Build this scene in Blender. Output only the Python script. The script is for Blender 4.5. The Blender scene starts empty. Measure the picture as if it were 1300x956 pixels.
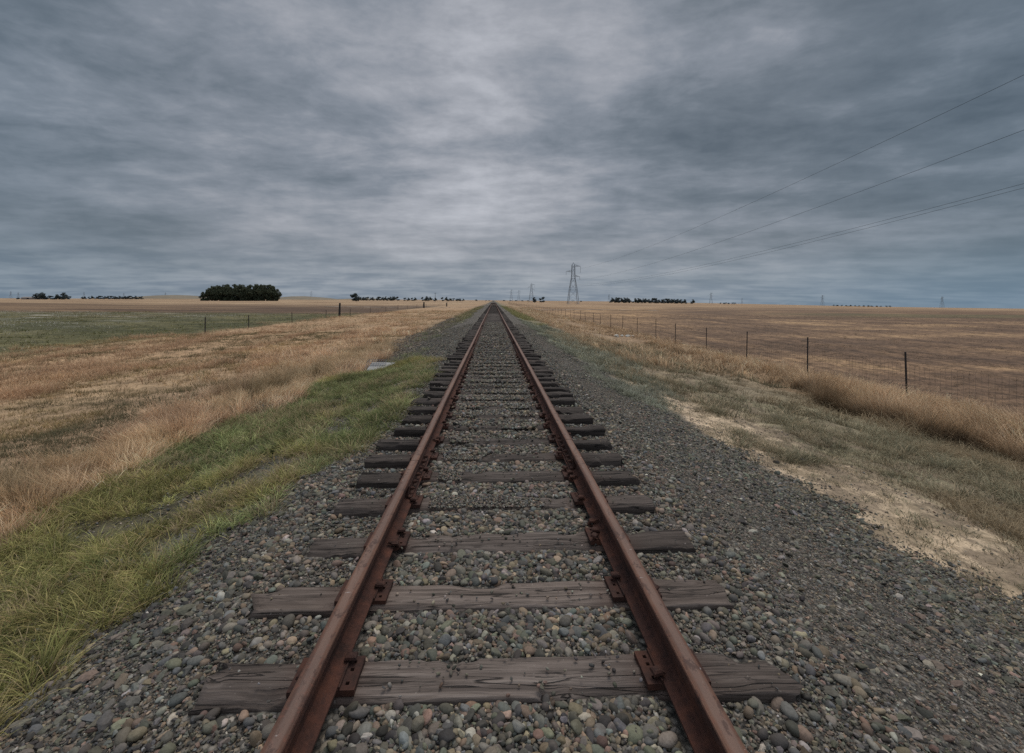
import bpy, math, random
import numpy as np
from mathutils import Matrix, Vector

random.seed(11)
RNG = np.random.default_rng(11)
C = bpy.context.scene.collection
R = math.radians

# ------------------------------------------------------------------ camera
F_PX, W_PX, H_PX = 578.0, 1300.0, 956.0
CX, CY = 650.0, 381.4                      # principal point in photo pixels
YAW, ROLL = R(-2.34), R(0.47)
CAM = np.array([-0.05, 0.0, 1.64])
Mcam = Matrix.Rotation(YAW, 3, 'Z') @ Matrix.Rotation(R(90), 3, 'X') @ Matrix.Rotation(ROLL, 3, 'Z')
cd = bpy.data.cameras.new('camera')
cam = bpy.data.objects.new('camera', cd)
C.objects.link(cam)
cam.matrix_world = Matrix.Translation(Vector(CAM)) @ Mcam.to_4x4()
cd.sensor_width = 36.0
cd.lens = 36.0 * F_PX / W_PX
cd.shift_y = -(H_PX / 2 - CY) / W_PX
cd.clip_end = 20000
cd.clip_start = 0.05
bpy.context.scene.camera = cam


def ray(px, py):
    v = Mcam @ Vector(((px - CX) / F_PX, (CY - py) / F_PX, -1.0))
    return np.array(v)


def at(px, py, Y):
    """world point on the ray of a photo pixel at distance Y along the track"""
    d = ray(px, py)
    return CAM + d * (Y / d[1])


# ------------------------------------------------------------------ numpy noise
def _hash(ix, iy, s):
    n = (ix.astype(np.int64) * 374761393 + iy.astype(np.int64) * 668265263 + s * 974634611) & 0xFFFFFFFF
    n = ((n ^ (n >> 13)) * 1274126177) & 0xFFFFFFFF
    return ((n ^ (n >> 16)) & 0xFFFF) / 65535.0


def vnoise(x, y, s=0):
    x = np.asarray(x, float); y = np.asarray(y, float)
    ix = np.floor(x); iy = np.floor(y)
    fx = x - ix; fy = y - iy
    fx = fx * fx * (3 - 2 * fx); fy = fy * fy * (3 - 2 * fy)
    a = _hash(ix, iy, s); b = _hash(ix + 1, iy, s); c = _hash(ix, iy + 1, s); d = _hash(ix + 1, iy + 1, s)
    return (a * (1 - fx) + b * fx) * (1 - fy) + (c * (1 - fx) + d * fx) * fy


def fbm(x, y, s=0, o=4):
    t = 0; a = 0.5; n = 0
    for i in range(o):
        t = t + a * vnoise(np.asarray(x) * 2 ** i, np.asarray(y) * 2 ** i, s + i * 7)
        n += a; a *= 0.5
    return t / n


XS = [-4000, -60, -24, -14, -9, -7, -5, -3.6, -2.6, -1.7, -1.32, -.9, -.62, .62, .9, 1.32, 1.8, 2.7, 3.8, 5.6, 8, 9.4, 10.6, 12, 14, 30, 4000]
ZS = [-1.22, -1.22, -1.15, -1.0, -.86, -.76, -.68, -.56, -.34, -.12, -.068, -.068, -.034, -.034, -.068, -.068, -.13, -.40, -.72, -.93, -1.22, -1.42, -1.55, -1.56, -1.62, -1.66, -1.66]


def sstep(a, b, x):
    t = np.clip((np.asarray(x, float) - a) / (b - a), 0, 1)
    return t * t * (3 - 2 * t)


def ground_z(x, y):
    x = np.asarray(x, float); y = np.asarray(y, float)
    z = np.interp(x, XS, ZS)
    ax = np.abs(x)
    z = z + (fbm(x * .8, y * .8, 3) - .5) * .22 * sstep(2.2, 6.0, ax)
    z = z + (fbm(x * .12, y * .12, 5) - .5) * .5 * sstep(8, 18, ax)
    z = z + (fbm(x * 2.6, y * 2.6, 8) - .5) * .05 * sstep(1.3, 2.4, ax)
    # eroded gully beside the fence
    gx = 11.2 + .5 * np.sin(y * .35)
    z = z - .45 * np.exp(-((x - gx) / .55) ** 2) * sstep(16, 19, y) * (1 - sstep(27, 31, y))
    q = x / np.maximum(y, 1.0)
    far_ = np.maximum(0, np.hypot(x, y) - 350)
    z = z - far_ * (.0058 * sstep(.15, 1.0, q) + .0028 * sstep(.3, 1.0, -q)) * (y > 0)
    z = z + sstep(.62, .95, ax) * (1 - sstep(1.25, 1.7, ax)) * (.018 * (1 - sstep(2.8, 3.8, y)) - .034 * sstep(4.0, 5.2, y))
    # low centre patches of fine ballast
    z = z + .018 * (fbm(x * 1.1 + 9, y * .9, 21) - .5) * (ax < .66)
    return z


# ------------------------------------------------------------------ object helpers
def tag(o, label=None, cat=None, group=None, kind=None):
    if label: o['label'] = label
    if cat: o['category'] = cat
    if group: o['group'] = group
    if kind: o['kind'] = kind
    return o


def empty(name, loc=(0, 0, 0), rz=0.0):
    o = bpy.data.objects.new(name, None)
    o.empty_display_size = .2
    C.objects.link(o)
    o.location = loc
    o.rotation_euler = (0, 0, rz)
    return o


def link(name, me, parent=None, mat=None, loc=None):
    o = bpy.data.objects.new(name, me)
    C.objects.link(o)
    if mat and not me.materials: me.materials.append(mat)
    if parent: o.parent = parent
    if loc is not None: o.location = loc
    return o


def copy_tree(o, parent=None):
    c = o.copy(); C.objects.link(c); c.parent = parent
    for ch in list(o.children): copy_tree(ch, c)
    return c


class MB:
    """collects verts / faces for one mesh"""
    def __init__(s): s.v = []; s.f = []

    def add(s, v, f):
        b = len(s.v); s.v += [tuple(p) for p in v]; s.f += [tuple(i + b for i in q) for q in f]

    def box(s, c, d, rot=None):
        v = [Vector((x * d[0] / 2, y * d[1] / 2, z * d[2] / 2)) for x in (-1, 1) for y in (-1, 1) for z in (-1, 1)]
        if rot is not None: v = [rot @ p for p in v]
        v = [p + Vector(c) for p in v]
        s.add(v, [(0, 1, 3, 2), (4, 6, 7, 5), (0, 4, 5, 1), (2, 3, 7, 6), (0, 2, 6, 4), (1, 5, 7, 3)])

    def bar(s, a, b, r, n=4, r2=None):
        a = Vector(a); b = Vector(b); d = b - a
        if d.length < 1e-6: return
        q = d.to_track_quat('Z', 'Y').to_matrix()
        r2 = r if r2 is None else r2
        v = []
        for p, rr in ((a, r), (b, r2)):
            for k in range(n):
                t = 2 * math.pi * (k + .5) / n
                v.append(p + q @ Vector((rr * math.cos(t), rr * math.sin(t), 0)))
        f = [(k, (k + 1) % n, n + (k + 1) % n, n + k) for k in range(n)]
        f += [tuple(range(n - 1, -1, -1)), tuple(range(n, 2 * n))]
        s.add(v, f)

    def tube(s, pts, r, n=5):
        for a, b in zip(pts[:-1], pts[1:]): s.bar(a, b, r, n)

    def mesh(s, name, smooth=False):
        me = bpy.data.meshes.new(name)
        me.from_pydata(s.v, [], s.f)
        if smooth: me.polygons.foreach_set('use_smooth', [True] * len(me.polygons))
        me.update()
        return me

    def build(s, name, mat, parent=None, smooth=False, loc=None):
        return link(name, s.mesh(name, smooth), parent, mat, loc)


def np_mesh(name, verts, polys_flat, sizes, cols=None, smooth=False):
    me = bpy.data.meshes.new(name)
    nv = len(verts)
    me.vertices.add(nv)
    me.vertices.foreach_set('co', np.ascontiguousarray(verts, np.float32).ravel())
    me.loops.add(len(polys_flat))
    me.loops.foreach_set('vertex_index', np.ascontiguousarray(polys_flat, np.int32))
    me.polygons.add(len(sizes))
    st = np.zeros(len(sizes), np.int32); st[1:] = np.cumsum(sizes)[:-1]
    me.polygons.foreach_set('loop_start', st)
    me.polygons.foreach_set('use_smooth', np.full(len(sizes), smooth))
    if cols is not None:
        a = me.color_attributes.new('Col', 'FLOAT_COLOR', 'POINT')
        c4 = np.ones((nv, 4), np.float32); c4[:, :3] = cols
        a.data.foreach_set('color', c4.ravel())
    me.update(calc_edges=True)
    return me


# ------------------------------------------------------------------ node helper
class NT:
    def __init__(s, nt):
        s.nt = nt; s.n = nt.nodes; s.l = nt.links

    def node(s, t, **kw):
        n = s.n.new(t)
        for k, v in kw.items(): setattr(n, k, v)
        return n

    def inp(s, n, i, v):
        if v is None: return
        k = n.inputs[i]
        if isinstance(v, bpy.types.NodeSocket): s.l.new(v, k)
        elif isinstance(v, (tuple, list)) and k.type == 'RGBA' and len(v) == 3: k.default_value = (*v, 1)
        else: k.default_value = v

    def math(s, op, a, b=None, c=None, clamp=False):
        n = s.node('ShaderNodeMath', operation=op); n.use_clamp = clamp
        for i, v in enumerate((a, b, c)):
            if v is not None: s.inp(n, i, v)
        return n.outputs[0]

    def mix(s, f, a, b, mode='MIX'):
        n = s.node('ShaderNodeMix', data_type='RGBA', blend_type=mode)
        s.inp(n, 0, f); s.inp(n, 6, a); s.inp(n, 7, b)
        return n.outputs[2]

    def noise(s, vec, scale=1, detail=4, rough=.55, dist=0, out=0):
        n = s.node('ShaderNodeTexNoise')
        s.inp(n, 'Vector', vec); s.inp(n, 'Scale', scale); s.inp(n, 'Detail', detail); s.inp(n, 'Roughness', rough); s.inp(n, 'Distortion', dist)
        return n.outputs[out]

    def scale(s, vec, xyz):
        n = s.node('ShaderNodeVectorMath', operation='MULTIPLY')
        s.inp(n, 0, vec); n.inputs[1].default_value = xyz
        return n.outputs[0]

    def ramp(s, f, stops, interp='LINEAR'):
        n = s.node('ShaderNodeValToRGB')
        cr = n.color_ramp; cr.interpolation = interp
        while len(cr.elements) < len(stops): cr.elements.new(.5)
        for e, (p, c) in zip(cr.elements, stops):
            e.position = p; e.color = (*c, 1) if not isinstance(c, (int, float)) else (c, c, c, 1)
        s.inp(n, 0, f)
        return n.outputs[0]

    def smooth(s, x, a, b):
        n = s.node('ShaderNodeMapRange', interpolation_type='SMOOTHSTEP')
        s.inp(n, 0, x); s.inp(n, 1, a); s.inp(n, 2, b)
        return n.outputs[0]

    def bump(s, h, strength=.5, dist=.02, normal=None):
        n = s.node('ShaderNodeBump')
        s.inp(n, 'Height', h); s.inp(n, 'Strength', strength); s.inp(n, 'Distance', dist)
        if normal: s.l.new(normal, n.inputs['Normal'])
        return n.outputs[0]


def new_mat(name):
    m = bpy.data.materials.new(name); m.use_nodes = True
    t = NT(m.node_tree)
    b = m.node_tree.nodes['Principled BSDF']
    b.inputs['Specular IOR Level'].default_value = .25
    b.inputs['Roughness'].default_value = .9
    return m, t, b


def simple_mat(name, col, rough=.85, var=.35, scale=6, metal=0.0):
    m, t, b = new_mat(name)
    g = t.node('ShaderNodeTexCoord').outputs['Object']
    n = t.noise(g, scale, 5, .6)
    c = t.mix(n, tuple(v * (1 - var) for v in col), tuple(v * (1 + var) for v in col))
    t.l.new(c, b.inputs['Base Color'])
    b.inputs['Roughness'].default_value = rough
    b.inputs['Metallic'].default_value = metal
    t.l.new(t.bump(n, .3, .01), b.inputs['Normal'])
    return m


# ------------------------------------------------------------------ materials
def mat_blade(name, gain=1.0, trans=.3):
    m, t, b = new_mat(name)
    a = t.node('ShaderNodeAttribute', attribute_name='Col').outputs['Color']
    c = t.mix(1.0, a, (gain, gain, gain), 'MULTIPLY')
    d = t.node('ShaderNodeBsdfDiffuse'); t.l.new(c, d.inputs['Color'])
    tr = t.node('ShaderNodeBsdfTranslucent'); t.l.new(c, tr.inputs['Color'])
    mx = t.node('ShaderNodeMixShader'); mx.inputs[0].default_value = trans
    t.l.new(d.outputs[0], mx.inputs[1]); t.l.new(tr.outputs[0], mx.inputs[2])
    t.l.new(mx.outputs[0], t.n['Material Output'].inputs['Surface'])
    return m


def mat_stone():
    m, t, b = new_mat('ballast_stone')
    a = t.node('ShaderNodeAttribute', attribute_name='Col').outputs['Color']
    p = t.node('ShaderNodeNewGeometry').outputs['Position']
    n = t.noise(p, 90, 4, .65)
    c = t.mix(t.math('MULTIPLY', t.smooth(n, .35, .7), .55), a, t.mix(1.0, a, (.5, .48, .45), 'MULTIPLY'))
    dust = t.noise(p, 1.3, 3, .5)
    c = t.mix(t.math('MULTIPLY', t.smooth(dust, .45, .75), .18), c, (.15, .125, .1))
    t.l.new(c, b.inputs['Base Color'])
    b.inputs['Roughness'].default_value = .78
    t.l.new(t.bump(n, .5, .004), b.inputs['Normal'])
    return m


def mat_wood(name='weathered_sleeper_wood', dark=1.0):
    m, t, b = new_mat(name)
    tc = t.node('ShaderNodeTexCoord').outputs['Object']
    rnd = t.node('ShaderNodeObjectInfo').outputs['Random']
    off = t.node('ShaderNodeCombineXYZ'); t.inp(off, 0, t.math('MULTIPLY', rnd, 37.0)); t.inp(off, 1, t.math('MULTIPLY', rnd, 11.0))
    v = t.node('ShaderNodeVectorMath', operation='ADD'); t.l.new(tc, v.inputs[0]); t.l.new(off.outputs[0], v.inputs[1])
    v = v.outputs[0]
    g1 = t.noise(t.scale(v, (1.6, 34, 34)), 1, 5, .6, .35)
    g2 = t.noise(t.scale(v, (5, 110, 110)), 1, 3, .6, .2)
    big = t.noise(t.scale(v, (1.2, 3, 3)), 1, 3, .5)
    base = t.ramp(g1, [(.25, (.045, .038, .035)), (.42, (.085, .07, .062)), (.58, (.16, .135, .122)), (.78, (.25, .22, .2))])
    base = t.mix(t.math('MULTIPLY', g2, .45), base, (.06, .05, .045))
    base = t.mix(t.math('MULTIPLY', t.smooth(big, .42, .7), .55), base, (.075, .06, .052))
    crack = t.noise(t.scale(v, (.9, 19, 19)), 1, 2, .5, .6)
    crb = t.noise(t.scale(v, (1.7, 44, 44)), 1, 2, .5, .4)
    fin = t.math('MULTIPLY', t.math('SUBTRACT', 1.0, t.smooth(t.math('ABSOLUTE', t.math('SUBTRACT', crb, .5)), .0, .035)), t.smooth(t.noise(t.scale(v, (1.5, 9, 9)), 1.3, 2), .42, .55))
    base = t.mix(t.math('MULTIPLY', fin, .75), base, (.02, .017, .015))
    cr = t.math('SUBTRACT', 1.0, t.smooth(t.math('ABSOLUTE', t.math('SUBTRACT', crack, .5)), .0, .028))
    cr = t.math('MULTIPLY', cr, t.smooth(t.noise(t.scale(v, (.8, 6, 6)), 1.3, 2), .44, .56))
    base = t.mix(t.math('MULTIPLY', cr, .9), base, (.012, .01, .009))
    sp = t.noise(v, 70, 2, .5)
    base = t.mix(t.math('MULTIPLY', t.smooth(sp, .70, .76), .5), base, (.3, .28, .26))
    rn2 = t.math('FRACT', t.math('MULTIPLY', rnd, 7.31))
    tint = t.mix(rnd, (.72, .69, .66), (1.2, 1.14, 1.08))
    tint = t.mix(t.math('MULTIPLY', rn2, .5), tint, (.9, .9, .9))
    base = t.mix(1.0, base, tint, 'MULTIPLY')
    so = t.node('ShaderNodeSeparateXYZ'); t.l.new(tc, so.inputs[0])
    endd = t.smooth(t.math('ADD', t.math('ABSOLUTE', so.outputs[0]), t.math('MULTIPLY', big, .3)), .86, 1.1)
    base = t.mix(t.math('MULTIPLY', endd, .5), base, t.mix(1.0, base, (.42, .40, .39), 'MULTIPLY'))  # darker ends: shade of the front faces put into the colour, plus staining
    stain = t.math('SUBTRACT', 1.0, t.smooth(t.math('ABSOLUTE', t.math('SUBTRACT', t.math('ABSOLUTE', so.outputs[0]), .75)), .08, .26))
    base = t.mix(t.math('MULTIPLY', t.math('MULTIPLY', stain, t.noise(tc, 5, 4, .6)), .75), base, (.055, .028, .02))
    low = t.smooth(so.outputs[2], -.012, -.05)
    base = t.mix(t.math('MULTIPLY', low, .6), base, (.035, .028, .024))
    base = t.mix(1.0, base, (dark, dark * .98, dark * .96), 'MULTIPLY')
    t.l.new(base, b.inputs['Base Color'])
    b.inputs['Roughness'].default_value = .9
    h = t.math('SUBTRACT', t.math('ADD', g1, t.math('MULTIPLY', g2, .35)), t.math('MULTIPLY', cr, 1.1))
    t.l.new(t.bump(h, .9, .012), b.inputs['Normal'])
    return m


def mat_rust(name, dark=1.0, ztop=None):
    m, t, b = new_mat(name)
    g = t.node('ShaderNodeNewGeometry')
    p = g.outputs['Position']
    n1 = t.noise(p, 9, 6, .65); n2 = t.noise(p, 60, 4, .6); n3 = t.noise(t.scale(p, (1, .12, 1)), 12, 4, .6)
    c = t.ramp(n1, [(.28, (.032 * dark, .017 * dark, .014 * dark)), (.5, (.085 * dark, .035 * dark, .024 * dark)), (.72, (.155 * dark, .058 * dark, .034 * dark))])
    c = t.mix(t.math('MULTIPLY', t.smooth(n2, .45, .7), .5), c, (.12 * dark, .05 * dark, .034 * dark))
    c = t.mix(t.math('MULTIPLY', t.smooth(n3, .5, .75), .45), c, (.04 * dark, .024 * dark, .022 * dark))
    if ztop is not None:
        sx = t.node('ShaderNodeSeparateXYZ'); t.l.new(p, sx.inputs[0])
        top = t.smooth(sx.outputs[2], ztop - .012, ztop - .003)
        ct = t.ramp(n3, [(.3, (.052, .026, .019)), (.52, (.108, .054, .035)), (.8, (.175, .095, .064))])
        ct = t.mix(t.math('MULTIPLY', t.smooth(n2, .5, .66), .45), ct, (.14, .052, .033))
        c = t.mix(top, c, ct)
        spk = t.noise(p, 34, 2, .5)
        c = t.mix(t.math('MULTIPLY', t.math('MULTIPLY', t.smooth(spk, .725, .76), top), .7), c, (.45, .42, .4))
        t.inp(b, 'Roughness', t.math('SUBTRACT', .95, t.math('MULTIPLY', top, .2)))
        sxo = t.node('ShaderNodeSeparateXYZ'); t.l.new(t.node('ShaderNodeTexCoord').outputs['Object'], sxo.inputs[0])
        band = t.smooth(t.math('ABSOLUTE', t.math('ADD', sxo.outputs[0], t.math('MULTIPLY', t.math('SUBTRACT', n3, .5), .03))), .024, .012)
        c = t.mix(t.math('MULTIPLY', t.math('MULTIPLY', band, top), .5), c, (.165, .112, .09))
        flake = t.smooth(t.noise(t.scale(p, (1, .5, 1)), 23, 6, .75), .55, .62)
        c = t.mix(t.math('MULTIPLY', flake, .6), c, (.035, .018, .015))
    else:
        b.inputs['Roughness'].default_value = .85
    t.l.new(c, b.inputs['Base Color'])
    t.l.new(t.bump(t.math('ADD', t.math('ADD', n2, n1), t.math('MULTIPLY', t.noise(p, 170, 4, .7), .6)), .75, .005), b.inputs['Normal'])
    return m


def mat_ground():
    m, t, b = new_mat('plain_ground')
    p = t.node('ShaderNodeNewGeometry').outputs['Position']
    sp = t.node('ShaderNodeSeparateXYZ'); t.l.new(p, sp.inputs[0])
    x, y = sp.outputs[0], sp.outputs[1]
    ax = t.math('ABSOLUTE', x)
    wob = t.math('SUBTRACT', t.noise(p, .55, 5, .6), .5)
    wob2 = t.math('SUBTRACT', t.noise(p, 3.2, 5, .65), .5)
    amp = t.smooth(ax, 1.2, 6)
    xw = t.math('ADD', x, t.math('MULTIPLY', t.math('ADD', t.math('MULTIPLY', wob, 2.6), t.math('MULTIPLY', wob2, 1.5)), amp))
    X0, X1 = -32.0, 24.0
    f = t.math('DIVIDE', t.math('SUBTRACT', xw, X0), X1 - X0, clamp=True)
    P = lambda v: (v - X0) / (X1 - X0)
    bal = (.105, .097, .088)
    near = t.ramp(f, [(0, (.10, .11, .055)), (P(-24.5), (.11, .115, .055)), (P(-23), (.31, .21, .125)), (P(-10), (.30, .21, .125)), (P(-6), (.24, .16, .105)),
                      (P(-5), (.07, .062, .034)), (P(-2.9), (.065, .058, .035)), (P(-2.3), bal), (P(3.55), bal), (P(3.95), (.42, .325, .225)), (P(5.3), (.39, .305, .21)),
                      (P(6.1), (.19, .165, .105)), (P(9.6), (.18, .155, .1)), (P(10.8), (.2, .13, .075)), (P(13.5), (.22, .15, .09)), (P(14.6), (.115, .078, .052)), (1, (.105, .072, .05))])
    far = t.ramp(f, [(0, (.10, .11, .055)), (P(-24.5), (.11, .115, .055)), (P(-23), (.34, .225, .13)), (P(-7), (.33, .22, .13)), (P(-5), (.17, .125, .075)), (P(-3.9), (.11, .09, .062)),
                     (P(-3.2), bal), (P(2.6), bal), (P(3.3), (.13, .135, .07)), (P(4.9), (.17, .155, .08)), (P(6), (.25, .18, .115)), (P(8), (.24, .185, .13)), (P(10.5), (.25, .17, .105)),
                     (P(13.5), (.27, .18, .105)), (P(15), (.16, .11, .072)), (1, (.13, .09, .06))])
    col = t.mix(t.smooth(t.math('ADD', y, t.math('MULTIPLY', wob, 8)), 11, 22), near, far)
    # ---- far left field: wet green flat, pale alkali, brown band, tan horizon
    lf = t.smooth(t.math('ADD', x, t.math('MULTIPLY', wob, 6)), -21.5, -25.5)
    streak = t.noise(t.scale(p, (.012, .055, 1)), 1, 6, .6)
    blot = t.noise(t.scale(p, (.09, .16, 1)), 1, 6, .65)
    grn = t.mix(t.smooth(blot, .4, .66), (.062, .062, .026), (.135, .12, .055))
    alk = t.smooth(t.noise(t.scale(p, (.06, .16, 1)), 1.3, 8, .75), .53, .60)
    leftness = t.smooth(x, -32, -60)
    grn = t.mix(t.math('MULTIPLY', t.math('MULTIPLY', alk, leftness), .9), grn, (.36, .34, .29))
    brn = t.mix(t.smooth(streak, .38, .66), (.085, .052, .032), (.20, .13, .075))
    tan = t.mix(t.smooth(streak, .38, .62), (.2, .125, .072), (.40, .285, .175))
    yw = t.math('ADD', y, t.math('MULTIPLY', t.math('SUBTRACT', streak, .5), 60))
    lcol = t.mix(t.smooth(yw, 70, 92), grn, brn)
    lcol = t.mix(t.smooth(yw, 150, 280), lcol, tan)
    col = t.mix(lf, col, lcol)
    # ---- right stubble field
    rf = t.smooth(xw, 13.6, 15.2)
    row = t.noise(t.scale(p, (.55, .022, 1)), 1, 5, .62, .3)
    row2 = t.noise(t.scale(p, (.05, .11, 1)), 1, 6, .6, .4)
    pat = t.math('ADD', t.math('MULTIPLY', row, .45), t.math('MULTIPLY', row2, .55))
    rc = t.ramp(pat, [(.36, (.072, .048, .034)), (.47, (.12, .080, .054)), (.54, (.175, .118, .076)), (.63, (.32, .225, .135))])
    grs = t.smooth(t.math('SUBTRACT', y, t.math('MULTIPLY', x, 2.6)), -20, 26)
    rc = t.mix(t.math('MULTIPLY', grs, .55), rc, t.mix(t.smooth(pat, .4, .6), (.19, .125, .072), (.42, .29, .165)))
    far_r = t.mix(t.smooth(streak, .4, .6), (.16, .09, .05), (.36, .24, .135))
    rc = t.mix(t.math('MULTIPLY', t.smooth(yw, 190, 420), .8), rc, far_r)
    gband = t.math('MULTIPLY', t.math('MULTIPLY', t.smooth(yw, 95, 112), t.smooth(yw, 150, 128)), t.smooth(x, 60, 110))
    rc = t.mix(t.math('MULTIPLY', gband, .7), rc, (.085, .085, .045))
    rc = t.mix(1.0, rc, (1.06, .98, .89), 'MULTIPLY')
    col = t.mix(rf, col, rc)
    # ---- beyond: strip far from the camera along the line
    ff = t.math('MULTIPLY', t.smooth(y, 160, 320), t.smooth(ax, 3.2, 5.5))
    col = t.mix(t.math('MULTIPLY', ff, .75), col, tan)
    # ---- fine mottling everywhere
    fine = t.noise(p, 7, 8, .72)
    fine2 = t.noise(p, 38, 5, .7)
    mid = t.noise(p, 1.7, 9, .72, .4)
    midm = t.mix(t.smooth(mid, .36, .62), (.52, .5, .46), (1.16, 1.13, 1.1))
    col = t.mix(t.smooth(ax, 2.0, 3.4), col, t.mix(1.0, col, midm, 'MULTIPLY'))
    mot = t.math('MULTIPLY', t.math('MULTIPLY_ADD', fine, 1.7, .16), t.math('MULTIPLY_ADD', fine2, 1.1, .46))
    sandm = t.math('MULTIPLY', t.math('MULTIPLY', t.smooth(t.noise(t.scale(p, (1, .7, 1)), 1.9, 8, .74), .46, .54), .8), t.math('MULTIPLY', t.smooth(x, 3.2, 4.2), t.smooth(x, 9, 7)))
    col = t.mix(sandm, col, (.155, .115, .078))
    mm = t.node('ShaderNodeCombineColor')
    for i in range(3): t.l.new(mot, mm.inputs[i])
    col = t.mix(1.0, col, mm.outputs[0], 'MULTIPLY')
    # ---- ballast cells
    vo = t.node('ShaderNodeTexVoronoi'); t.l.new(p, vo.inputs['Vector']); vo.inputs['Scale'].default_value = 34; vo.inputs['Randomness'].default_value = 1
    sepc = t.node('ShaderNodeSeparateColor'); t.l.new(vo.outputs['Color'], sepc.inputs[0])
    stone = t.ramp(sepc.outputs[0], [(0, (.045, .041, .036)), (.35, (.11, .10, .086)), (.6, (.145, .127, .106)), (.85, (.20, .178, .148)), (.95, (.22, .175, .125)), (1, (.32, .29, .25))])
    dirt = t.smooth(t.noise(p, .9, 5, .6), .42, .68)
    stone = t.mix(t.math('MULTIPLY', dirt, .55), stone, (.115, .098, .082))
    edge = t.smooth(vo.outputs['Distance'], .75, .3)
    stone = t.mix(edge, t.mix(1.0, stone, (.35, .34, .33), 'MULTIPLY'), stone)
    lim_r = t.math('SUBTRACT', 3.75, t.math('MULTIPLY', t.smooth(y, 10, 20), .95))
    lim_l = t.math('SUBTRACT', -2.5, t.math('MULTIPLY', t.smooth(y, 14, 19), 1.0))
    bm_ = t.math('MULTIPLY', t.smooth(t.math('SUBTRACT', lim_r, xw), -.15, .2), t.smooth(t.math('SUBTRACT', xw, lim_l), -.15, .2))
    col = t.mix(bm_, col, stone)
    t.l.new(col, b.inputs['Base Color'])
    hh = t.math('ADD', t.math('MULTIPLY', fine, .6), t.math('MULTIPLY', t.math('MULTIPLY', edge, bm_), .5))
    t.l.new(t.bump(hh, .7, .035), b.inputs['Normal'])
    b.inputs['Roughness'].default_value = .95
    return m


M = {}
M['ground'] = mat_ground()
M['stone'] = mat_stone()
M['wood'] = mat_wood()
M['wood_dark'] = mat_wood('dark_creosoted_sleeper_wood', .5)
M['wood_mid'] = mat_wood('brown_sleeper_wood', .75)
M['rail'] = mat_rust('rusty_rail_steel', .66, .188)
M['rust'] = mat_rust('rusty_plate_steel', .44)
M['rustdark'] = mat_rust('dark_rust', .5)
M['grass_green'] = mat_blade('green_grass_blades', 1.0, .35)
M['grass_dry'] = mat_blade('dry_grass_blades', 1.0, .3)
M['weed'] = mat_blade('grey_green_weeds', 1.0, .25)
M['post'] = simple_mat('dark_steel_post', (.035, .03, .028), .8)
M['oldwood'] = simple_mat('dark_old_timber', (.03, .026, .024), .9)
M['wire'] = simple_mat('weathered_wire', (.10, .085, .075), .7)
M['concrete'] = simple_mat('pale_concrete', (.27, .26, .245), .95, .5, 5)
M['cage'] = simple_mat('dull_mesh_wire', (.09, .1, .12), .6)
M['galv'] = simple_mat('galvanised_steel', (.16, .18, .2), .6, .15, 1)
M['cable'] = simple_mat('power_cable', (.035, .042, .05), .6, .1, 1)
M['leaf'] = mat_blade('dark_evergreen_leaves', 1.0, .15)
M['bark'] = simple_mat('tree_bark', (.05, .04, .033), .95)
M['hill'] = simple_mat('far_dry_hill', (.17, .14, .1), .95, .35, .03)
M['shed'] = simple_mat('shed_wall', (.2, .17, .15), .9, .15, .5)
M['roof'] = simple_mat('shed_roof', (.22, .19, .17), .8, .15, .5)
M['rubble'] = simple_mat('pale_rubble', (.42, .40, .35), .9, .3, 12)
M['dull'] = simple_mat('dull_tan_stone', (.20, .165, .12), .95, .3, 9)
M['clod'] = simple_mat('dark_clod', (.05, .042, .036), .95)
M['road'] = simple_mat('pale_dirt_road', (.3, .25, .2), .95, .2, 1)

# ------------------------------------------------------------------ ground sheet
def axis(parts):
    out = []
    for a, b, n in parts: out += list(np.linspace(a, b, n, endpoint=False))
    return np.array(out)


gx = np.concatenate([-np.geomspace(9000, 40, 34), axis([(-39, -12, 40), (-12, -6, 30), (-6, -1.4, 46), (-1.4, 1.4, 40), (1.4, 8, 66), (8, 16, 60), (16, 40, 34)]), np.geomspace(40, 9000, 34)])
gy = np.concatenate([axis([(-40, -4, 12), (-4, 0, 12), (0, 12, 120), (12, 40, 110), (40, 120, 90)]), np.geomspace(120, 16000, 60)])
GX, GY = np.meshgrid(gx, gy)
gv = np.stack([GX, GY, ground_z(GX, GY)], -1).reshape(-1, 3)
nx, ny = len(gx), len(gy)
ii = (np.arange(ny - 1)[:, None] * nx + np.arange(nx - 1)[None, :]).ravel()
gf = np.stack([ii, ii + 1, ii + nx + 1, ii + nx], -1).ravel()
g = link('ground', np_mesh('ground', gv, gf, np.full(len(ii), 4), smooth=True), None, M['ground'])
tag(g, kind='structure')

# low far hills, left
for (p0, p1, hpx, Y) in ((188, 262, 4.6, 1500), (352, 425, 4.2, 1700), (425, 505, 2.0, 2200)):
    a = at(p0, 379, Y)[0]; b_ = at(p1, 379, Y)[0]
    hm = hpx / F_PX * Y
    u = np.linspace(0, 1, 40); w = np.linspace(-1, 1, 9)
    U, Wv = np.meshgrid(u, w)
    prof = np.sin(np.pi * U) ** .7 * (.75 + .35 * fbm(U * 5, U * 0 + Y, 4))
    hv = np.stack([a + (b_ - a) * U, Y + 120 * Wv, -1.8 + (hm + .6) * prof * np.sqrt(np.clip(1 - Wv ** 2, 0, 1))], -1).reshape(-1, 3)
    k = (np.arange(8)[:, None] * 40 + np.arange(39)[None, :]).ravel()
    hf = np.stack([k, k + 1, k + 41, k + 40], -1).ravel()
    o = link('hill', np_mesh('hill', hv, hf, np.full(len(k), 4), smooth=True), None, M['hill'])
    tag(o, kind='structure')

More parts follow.
